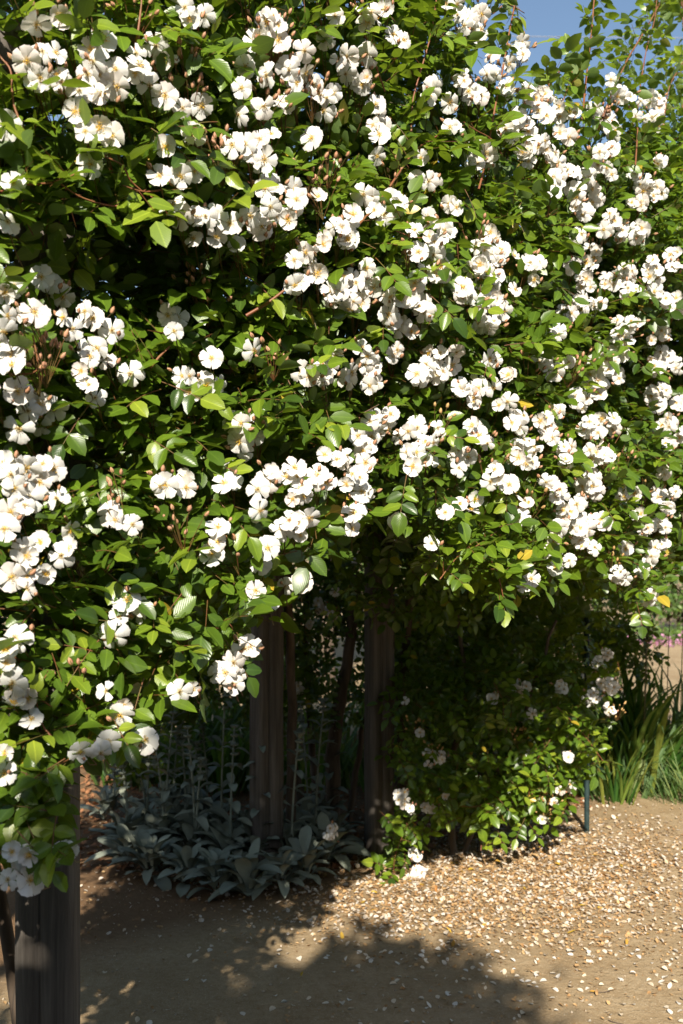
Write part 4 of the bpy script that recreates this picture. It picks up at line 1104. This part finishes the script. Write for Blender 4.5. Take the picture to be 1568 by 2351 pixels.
# magenta ground cover at the far path edge
n = 1100; gx = R.uniform(2.6, 9.5, n); gy = 16.9 + R.normal(0, .32, n) + .1 * (gx - 6); gz = np.abs(R.normal(.05, .05, n))
v, lo, sz, uv = leaf_arrays(np.stack([gx, gy, gz], -1), rnd_dir(n, .5), rnd_dir(n, .8), np.full(n, .06), np.full(n, .05), np.full(n, .2), np.full(n, .1))
tag(link("ground_cover", np_mesh("ground_cover", v, lo, sz, M_pink, uv=uv)), "magenta flowering ground cover along the far path edge", "ground cover", kind="stuff")
n = 2600; gx = R.uniform(2.6, 9.5, n); gy = 17.6 + R.normal(0, .35, n) + .1 * (gx - 6); gz = np.abs(R.normal(.08, .08, n))
v, lo, sz, uv = leaf_arrays(np.stack([gx, gy, gz], -1), rnd_dir(n, .8), rnd_dir(n, .8), np.full(n, .09), np.full(n, .05), np.full(n, .2), np.full(n, .1))
t = np.clip(R.normal(.6, .2, n), 0, 1)
tag(link("low_greenery", np_mesh("low_greenery", v, lo, sz, M_shrub, uv=uv, col=np.repeat(np.stack([t, t, t, np.ones(n)], -1), 11, 0))), "low green border foliage behind the magenta flowers", "ground cover", kind="stuff")
# the tree whose shade lies on the near path
shrub("shade_tree", "broad leafy garden tree shading the near end of the path", "tree", -2.05, -2.6, (1.6, 1.3, 1.5), 16000, .16, M_tree, 77, trunk_r=.11, zc=3.0, lobes=70)
shrub("sky_block_tree", "tall spreading tree added out of view beside the pergola to block sky light", "tree", -6.2, 2.0, (2.8, 3.0, 2.6), 9000, .22, M_tree, 79, trunk_r=.16, zc=4.8, lobes=40)  # unseen tree, added to cut the sky light from the left
shrub("sky_block_tree", "tall spreading tree added out of view on the open side to block sky light", "tree", 7.2, 1.0, (2.8, 3.0, 2.6), 9000, .22, M_tree, 80, trunk_r=.16, zc=5.0, lobes=40)  # unseen tree, added to cut the sky light from the right
shrub("shade_tree", "slender upright tree shading the near end of the path", "tree", -.24, -2.7, (.92, .8, 1.9), 12000, .13, M_tree, 78, trunk_r=.07, zc=3.1, lobes=60)

# unseen hedge added behind the camera to block low sky and deepen the shade
hd = empty("sky_block_hedge", (0, -7.0, 0)); tag(hd, "tall dark hedge added out of view to block low sky light", "hedge")
mb = MB(); hx = np.linspace(-10, 10, 21); hz = np.linspace(-.1, 5.2, 9); vv = []; ff = []
for sgn in (1, -1):
    for z_ in hz:
        for x_ in hx: vv.append((x_ + R.normal(0, .05), sgn * (.55 + R.normal(0, .08)), z_ + R.normal(0, .03)))
nx_ = len(hx); m_ = nx_ * len(hz)
for sgn in (0, 1):
    for i in range(len(hz) - 1):
        for j in range(nx_ - 1):
            a = sgn * m_ + i * nx_ + j; f = (a, a + nx_, a + nx_ + 1, a + 1); ff.append(f if sgn == 0 else tuple(reversed(f)))
for j in range(nx_ - 1): ff.append((m_ - nx_ + j, 2 * m_ - nx_ + j, 2 * m_ - nx_ + j + 1, m_ - nx_ + j + 1))
mb.add(vv, ff); M_core = plain("hedge core", (.012, .02, .008), (.025, .04, .012), .9, 12); link("twigs", mb.mesh("twigs", [M_core]), hd)  # solid dark core, makes the added hedge opaque to sky light
n = 9000; v, lo, sz, uv = leaf_arrays(np.stack([R.uniform(-10, 10, n), .5 + R.uniform(0, .3, n), R.uniform(0, 5.4, n)], -1), rnd_dir(n, .2, .5), rnd_dir(n, .7, .5), R.uniform(.08, .16, n), R.uniform(.05, .08, n), np.full(n, .2), np.full(n, .1))
t = np.clip(R.normal(.4, .2, n), 0, 1)
tag(link("foliage", np_mesh("foliage", v, lo, sz, M_tree, uv=uv, col=np.repeat(np.stack([t, t, t, np.ones(n)], -1), 11, 0)), hd), kind="stuff")

# ------------------------------------------------------------------ litter on the ground
def petal_arrays(n, x, y, size, lift=.0):
    z = ground_z(x, y) + .004 + lift
    P_ = np.stack([x, y, z + np.abs(R.normal(0, .004, n))], -1)
    D = nrm(np.stack([R.normal(0, 1, n), R.normal(0, 1, n), R.normal(.05, .18, n)], -1)); Nn = nrm(np.stack([R.normal(0, .35, n), R.normal(0, .35, n), np.ones(n)], -1))
    return leaf_arrays(P_, D, Nn, size, size * R.uniform(.45, .95, n), R.uniform(.1, .7, n), R.uniform(-.5, .4, n))
def drift(n, zone):
    """random ground points, thick under the low rose and thinning towards the path"""
    out = np.zeros((0, 2))
    while len(out) < n:
        x = R.uniform(-1.5, 2.6, 4000); y = R.uniform(3.2, 8.2, 4000)
        d = 1.15 * np.exp(-(((x - .85) / .75) ** 2 + ((y - 5.25 - .15 * (x - .8)) / .55) ** 2))
        d += .50 * np.exp(-(((x - .75) / .75) ** 2 + ((y - 4.65) / .42) ** 2)) + .06 * np.exp(-(((x - 1.0) / 1.0) ** 2 + ((y - 3.9) / .6) ** 2)) + .16 * np.exp(-(((x - 1.5) / .4) ** 2 + ((y - 6.0) / .8) ** 2))
        d += .07 * np.exp(-(((x - 1.6) / .5) ** 2 + ((y - 4.4) / .7) ** 2)) + .5 * np.exp(-(((x - .1) / .28) ** 2 + ((y - 4.75) / .3) ** 2))
        d += .014 + .07 * np.exp(-(((x + 1.1) / .5) ** 2 + ((y - 5.6) / .8) ** 2))
        if zone == 'chaff': d = d ** 1.25
        cl = .5 + .5 * np.sin(7 * x + 3 * np.sin(4 * y)) * np.sin(6 * y + 2 * np.sin(5 * x))
        d *= .45 + .9 * cl
        k = R.random(4000) < d
        out = np.concatenate([out, np.stack([x[k], y[k]], -1)])
    return out[:n]
q = drift(6000, 'petal')
near = np.argsort(q[:, 1] + 100 * ((np.abs(q[:, 0] / q[:, 1]) > .36)))[:280]
rest = np.setdiff1d(np.arange(len(q)), near)
PM = []
for i in range(8):
    v, lo, sz, uv = leaf_arrays(np.zeros((1, 3)), np.array([[1., 0, .05]]), np.array([[0, 0, 1.]]), np.ones(1), np.array([R.uniform(.65, 1)]), np.array([R.uniform(.2, .9)]), np.array([R.uniform(-.45, .25)]))
    PM.append(np_mesh("fallen_petal", v - np.array([.5, 0, 0]), lo, sz, M_litterpetal, uv=uv))
for i in near:
    x, y = q[i]; s = R.uniform(.015, .030)
    o = link("fallen_petal", PM[int(R.integers(0, 8))], None, (x, y, float(ground_z(x, y)) + .004), frame_quat((R.normal(), R.normal(), 0), (R.normal(0, .25), R.normal(0, .25), 1)), s)
    tag(o, "pale fallen rose petal lying on the dirt", "petal", "fallen petals on the dirt")
v, lo, sz, uv = petal_arrays(len(rest), q[rest, 0], q[rest, 1], R.uniform(.011, .023, len(rest)) + .012 * R.random(len(rest)) ** 3)
tag(link("petal_litter", np_mesh("petal_litter", v, lo, sz, M_litterpetal2, uv=uv)), "drift of pale fallen petals under the low rose", "petals", kind="stuff")
q = drift(13000, 'chaff'); n = len(q)
v, lo, sz, uv = petal_arrays(n, q[:, 0] + R.normal(0, .03, n), q[:, 1] + R.normal(0, .03, n), R.uniform(.007, .022, n), -.002)
tag(link("chaff_litter", np_mesh("chaff_litter", v, lo, sz, M_chaff, uv=uv)), "dry brown chaff and petal scraps among the fallen petals", "chaff", kind="stuff")
# bark mulch in the bed behind
n = 6000; x = R.uniform(-2.6, 1.6, n); y = R.uniform(5.2, 9.0, n); k = y > 5.0 + np.clip(x, 0, 3) * .9; x, y = x[k], y[k]; n = len(x)
v, lo, sz, uv = petal_arrays(n, x, y, R.uniform(.02, .05, n))
M_mulch = plain("bark mulch", (.16, .07, .03), (.36, .17, .08), .9, 30)
tag(link("bark_mulch", np_mesh("bark_mulch", v, lo, sz, M_mulch, uv=uv)), "reddish brown bark mulch in the planting bed", "mulch", kind="stuff")
# fallen leaves one can pick out
DL = []
for i in range(5):
    v, lo, sz, uv = leaf_arrays(np.zeros((1, 3)), np.array([[1., 0, .04]]), np.array([[0, 0, 1.]]), np.ones(1), np.array([R.uniform(.32, .5)]), np.array([R.uniform(.1, .8)]), np.array([R.uniform(-.3, .2)]))
    DL.append(np_mesh("fallen_leaf", v - np.array([.5, 0, 0]), lo, sz, M_dryleaf, uv=uv))
for x, y in drift(70, 'petal'):
    o = link("fallen_leaf", DL[int(R.integers(0, 5))], None, (x, y, float(ground_z(x, y)) + .007), frame_quat((R.normal(), R.normal(), 0), (R.normal(0, .2), R.normal(0, .2), 1)), R.uniform(.03, .048))
    tag(o, "dry yellow or rusty leaf fallen among the petals", "leaf", "fallen leaves among the petals")
# twigs
tw = []
for x, y in drift(46, 'petal'):
    mb = MB(); L = R.uniform(.04, .11); pts_ = [np.array([t * L, R.normal(0, .004), R.uniform(.002, .006)]) for t in (0, .35, .7, 1)]
    mb.tube(pts_, np.linspace(.0018, .0008, 4), 5)
    if R.random() < .5: mb.tube([pts_[1], pts_[1] + (L * .25, .012, .004)], [.0012, .0006], 4)
    o = link("twig", mb.mesh("twig", [M_oldcane]), None, (x, y, float(ground_z(x, y)) + .003), frame_quat((R.normal(), R.normal(), 0), (0, 0, 1)))
    tag(o, "short dry brown twig lying among the fallen petals", "twig", "twigs among the petals")
# grit and pebbles
n = 4200; x = R.uniform(-1.6, 2.2, n); y = 3.2 + 4.5 * R.random(n) ** 1.5; s = .0022 + .006 * R.random(n) ** 5
oc = np.array([(1, 0, 0), (0, 1, 0), (-1, 0, 0), (0, -1, 0), (0, 0, .7), (0, 0, -.6)]); of = np.array([(0, 1, 4), (1, 2, 4), (2, 3, 4), (3, 0, 4), (1, 0, 5), (2, 1, 5), (3, 2, 5), (0, 3, 5)])
v = (oc[None] * R.uniform(.6, 1.4, (n, 6, 1))) * s[:, None, None] + np.stack([x, y, ground_z(x, y) + s * .3], -1)[:, None]
lo = (np.arange(n)[:, None] * 6 + of.reshape(-1)[None]).ravel()
tag(link("grit", np_mesh("grit", v.reshape(-1, 3), lo, np.full(n * 8, 3), M_stone)), "small pale stones and grit on the dirt path", "gravel", kind="stuff")

print("objects", len(bpy.data.objects), "tris", sum(sum(len(p.vertices) - 2 for p in m.polygons) for m in bpy.data.meshes))
